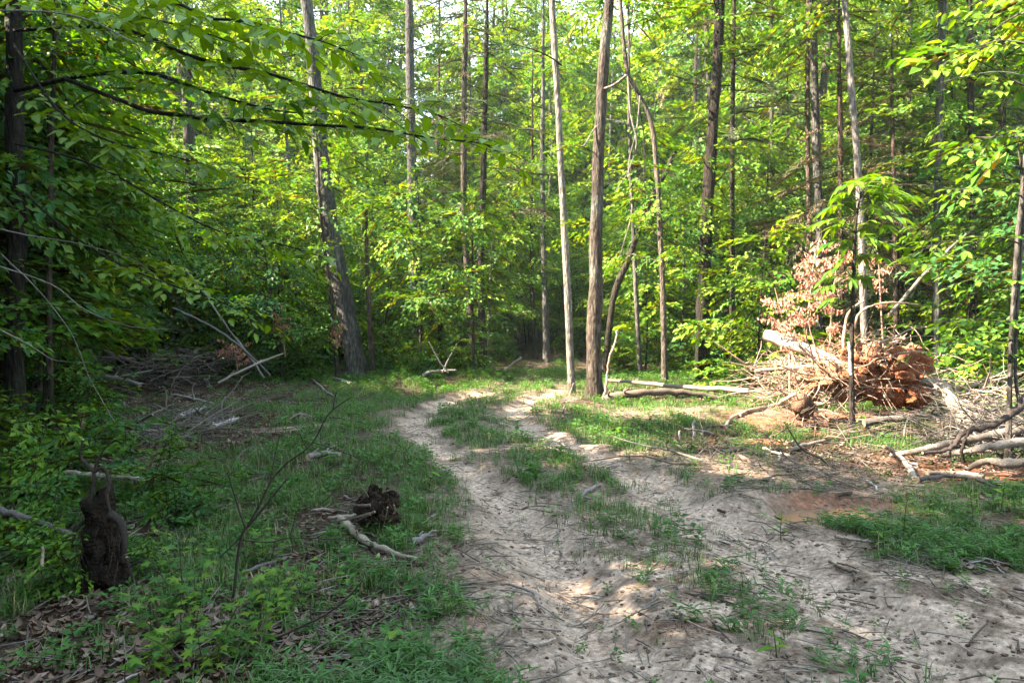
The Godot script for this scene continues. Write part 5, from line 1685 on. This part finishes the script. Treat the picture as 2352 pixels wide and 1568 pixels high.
	stick("log", "smooth grey log running in from the left edge to the rotten stump", [[-40, 1165, 4.3], [30, 1182, 4.25], [100, 1205, 4.2], [170, 1232, 4.1]], 17, 14, Color(0.17, 0.155, 0.15), "log")
	stick("log", "pale peeled log lying behind the rotten stump", [[150, 1085, 5.2], [215, 1090, 5.2], [295, 1098, 5.2], [330, 1102, 5.2]], 12, 9, Color(0.42, 0.37, 0.33), "log")
	stick("stick", "pale stub upright in the dark leaves left of the stump", [[97, 1300, 3.6], [96, 1275, 3.6], [98, 1255, 3.6]], 7, 5, Color(0.50, 0.40, 0.34), "stub")
	stick("twig", "thin brown twig standing before the stump's left side", [[126, 1470], [135, 1420, 3.5], [146, 1375, 3.5]], 4, 2, Color(0.30, 0.20, 0.14), "twig")
	stick("stick", "long dark stick lying on the dead leaves in the bottom left corner", [[20, 1578], [110, 1572], [170, 1552], [240, 1545]], 7, 5, Color(0.15, 0.12, 0.11))
	stick("stick", "grey stick across the dead leaves left of the bottom seedlings", [[0, 1492], [60, 1480], [130, 1470]], 5, 4, Color(0.20, 0.17, 0.16))
	stick("stick", "pale split bark strip at the bottom left", [[240, 1600], [290, 1570], [345, 1545]], 10, 6, Color(0.44, 0.38, 0.35))
	# --- foreground middle: root wad, curved log, dark twigs
	var rw := thing("root_wad", "small dark root wad of soil standing in the grass", "root wad", gp(868, 1215))
	var wm := MB.new()
	var wa := Color(0.032, 0.023, 0.018)
	var wb := Color(0.065, 0.045, 0.033)
	for k in 90:
		var a := rr(0, TAU)
		var q := sqrt(rng.randf())
		var big := rr(0.012, 0.05)
		lump(wm, at(868 + cos(a) * q * 44, 1162 + sin(a) * q * 40, 5.1 + rr(-0.1, 0.1) * (1.1 - q)), Vector3(big * rr(0.7, 1.4), big * rr(0.7, 1.4), big * rr(0.7, 1.3)), 12, 10, 1.0, 18.0, wa, wb)
	part("clod", wm, M["earth"], rw)
	for e in [[[[850, 1160], [815, 1160], [790, 1150]], 8], [[[850, 1180], [800, 1192], [755, 1198]], 9], [[[890, 1165], [885, 1190], [878, 1215]], 4], [[[905, 1160], [908, 1175], [902, 1180]], 4], [[[860, 1175], [840, 1185], [812, 1200]], 7], [[[880, 1130], [905, 1125], [925, 1145]], 4], [[[845, 1140], [830, 1120], [822, 1126]], 4]]:
		var pts := []
		for q in e[0]:
			pts.append(at(q[0], q[1], 4.95))
		var sp := smooth_path(pts, 4)
		var rm := MB.new()
		tube(rm, sp, taper(sp.size(), e[1] / 2.0 / F * 5.0, 0.003), 7, Color(0.17, 0.13, 0.105), 0.12, 20.0)
		part("root", rm, M["wood"], rw)
	var fr := MB.new()
	for k in 220:
		var a := rr(0, TAU)
		var b := rr(-0.5, 1.0)
		var o := Vector3(cos(a) * 0.15, b * 0.14, sin(a) * 0.13)
		tube(fr, wander(at(865, 1158, 5.1) + o, o.normalized() + Vector3(rr(-0.7, 0.7), rr(-0.8, 0.3), rr(-0.7, 0.7)), rr(0.02, 0.08), 3, 0.2), [0.0018, 0.0015, 0.0012, 0.0008], 4, Color(0.15, 0.11, 0.08) * rr(0.5, 1.3))
	part("rootlets", fr, M["wood"], rw, "stuff")
	stick("log", "curved barkless tan log lying below the root wad", [[782, 1200], [805, 1228], [845, 1258], [890, 1280], [958, 1300]], 17, 12, Color(0.40, 0.345, 0.26), "log")
	stick("stick", "pale short stick ending at the root wad's left", [[752, 1197], [790, 1194], [818, 1190]], 9, 7, Color(0.38, 0.33, 0.28))
	stick("stick", "grey stick lying behind the short pale one left of the wad", [[712, 1178], [750, 1175], [800, 1182]], 6, 5, Color(0.28, 0.24, 0.21))
	stick("stick", "slim grey stick above the root wad's left side", [[790, 1146], [815, 1156], [842, 1164]], 7, 5, Color(0.27, 0.23, 0.21))
	stick("log", "grey weathered knot of wood in the grass left of the trail", [[708, 1060], [740, 1052], [780, 1052]], 16, 8, Color(0.31, 0.265, 0.24), "log", "", [[[[742, 1050], [752, 1040, 7.5], [760, 1046, 7.4]], 7.0]])
	stick("stick", "dark grey stick lying in the litter left of the curved log", [[560, 1325], [610, 1305], [655, 1290]], 11, 8, Color(0.20, 0.175, 0.17))
	stick("stick", "flat grey splinter left of the curved log", [[702, 1238], [740, 1230], [775, 1226]], 7, 5, Color(0.30, 0.26, 0.22))
	stick("stick", "light stick lying right of the root wad", [[968, 1208], [985, 1196], [1005, 1185]], 5, 5, Color(0.36, 0.30, 0.26))
	stick("stick", "grey lump of bark right of the curved log's end", [[950, 1255], [975, 1245], [1000, 1240]], 20, 10, Color(0.30, 0.27, 0.265))
	var tw := thing("bare_sapling", "dark bare forked sapling with thin twigs in the left foreground", "sapling", gp(512, 1460))
	var tm := MB.new()
	for e in [[[[512, 1465], [530, 1400], [540, 1330], [546, 1270], [556, 1225], [570, 1208]], 7, 5.5], [[[568, 1210], [600, 1172], [630, 1135], [658, 1100]], 5.5, 4], [[[563, 1212], [548, 1170], [530, 1110], [522, 1085]], 4.5, 3], [[[568, 1208], [600, 1150], [625, 1100], [660, 1062], [705, 1030], [728, 1000], [745, 965], [765, 940], [805, 913]], 5, 2.5], [[[764, 942], [768, 918], [773, 900]], 3, 2], [[[620, 1105], [630, 1050], [642, 1000]], 3, 2], [[[705, 1030], [695, 1012], [688, 995]], 2.5, 1.5], [[[720, 1016], [780, 1035], [832, 1055]], 2.5, 1.5], [[[755, 958], [780, 960], [795, 965]], 2.5, 1.5], [[[556, 1230], [530, 1255], [505, 1280]], 3.5, 2.5], [[[552, 1240], [620, 1245], [665, 1235], [760, 1238], [845, 1243]], 3.5, 1.5], [[[665, 1235], [673, 1205], [680, 1175]], 2.5, 1.5], [[[690, 1180], [735, 1158], [768, 1130]], 3, 1.5]]:
		var pts := []
		for q in e[0]:
			pts.append(at(q[0], q[1], 3.4))
		var sp := smooth_path(pts, 3)
		tube(tm, sp, taper(sp.size(), e[1] / 2.0 / F * 3.4, e[2] / 2.0 / F * 3.4), 6, Color(0.060, 0.045, 0.043), 0.05, 30.0)
	part("stem", tm, M["wood"], tw)
	stick("twig", "dark bare stem leaning right in the bottom foreground", [[590, 1490, 3.15], [690, 1440, 3.1], [760, 1405, 3.05], [800, 1370, 3.0], [832, 1335, 2.98]], 6, 3, Color(0.075, 0.055, 0.052), "twig", "", [[[[715, 1428, 3.1], [712, 1400, 3.1], [712, 1385, 3.1]], 2.5], [[[745, 1412, 3.06], [785, 1430, 3.0], [800, 1442, 3.0]], 3.0]])
	# --- on the trail
	stick("stick", "bent grey branch stub lying on the trail between the ruts", [[1338, 1148], [1340, 1140], [1355, 1132], [1378, 1122]], 9, 9, Color(0.30, 0.265, 0.24), "stick", "", [[[[1338, 1146], [1352, 1152], [1362, 1152]], 7.0]])
	stick("stick", "curved grey stick at the grassy left edge of the trail", [[1160, 1345], [1195, 1358], [1225, 1370], [1240, 1395], [1238, 1408]], 7, 5, Color(0.27, 0.235, 0.235))
	stick("stick", "pale straight stick lying near the bottom of the trail", [[1210, 1490], [1245, 1486], [1275, 1475]], 8, 6, Color(0.47, 0.39, 0.33))
	stick("stick", "thin pale stick on the sand left of the sunlit patch", [[1275, 1368], [1310, 1385], [1370, 1415]], 4, 4, Color(0.46, 0.37, 0.31))
	stick("stick", "grey forked twig lying flat on the trail", [[1498, 1385], [1510, 1360], [1540, 1350], [1555, 1352]], 5, 4, Color(0.33, 0.29, 0.28))
	stick("stick", "thin pink stick in the sunlit sand near the camera", [[1578, 1432], [1610, 1448], [1660, 1462]], 4, 4, Color(0.42, 0.30, 0.25))
	stick("stick", "grey stick with a knobby end at the bottom of the trail", [[1650, 1516], [1690, 1522], [1725, 1535]], 9, 7, Color(0.33, 0.27, 0.24))
	stick("stick", "dark bark chip lying right of the right rut", [[1650, 1168], [1668, 1166]], 8, 7, Color(0.13, 0.08, 0.065))
	stick("stick", "short dark stick at the right edge of the sand", [[2330, 1360], [2352, 1364]], 8, 7, Color(0.12, 0.10, 0.115))
	stick("stick", "brown bark strips lying on the sand below the puddle", [[1905, 1305], [1940, 1312], [1970, 1318]], 8, 6, Color(0.17, 0.12, 0.095))
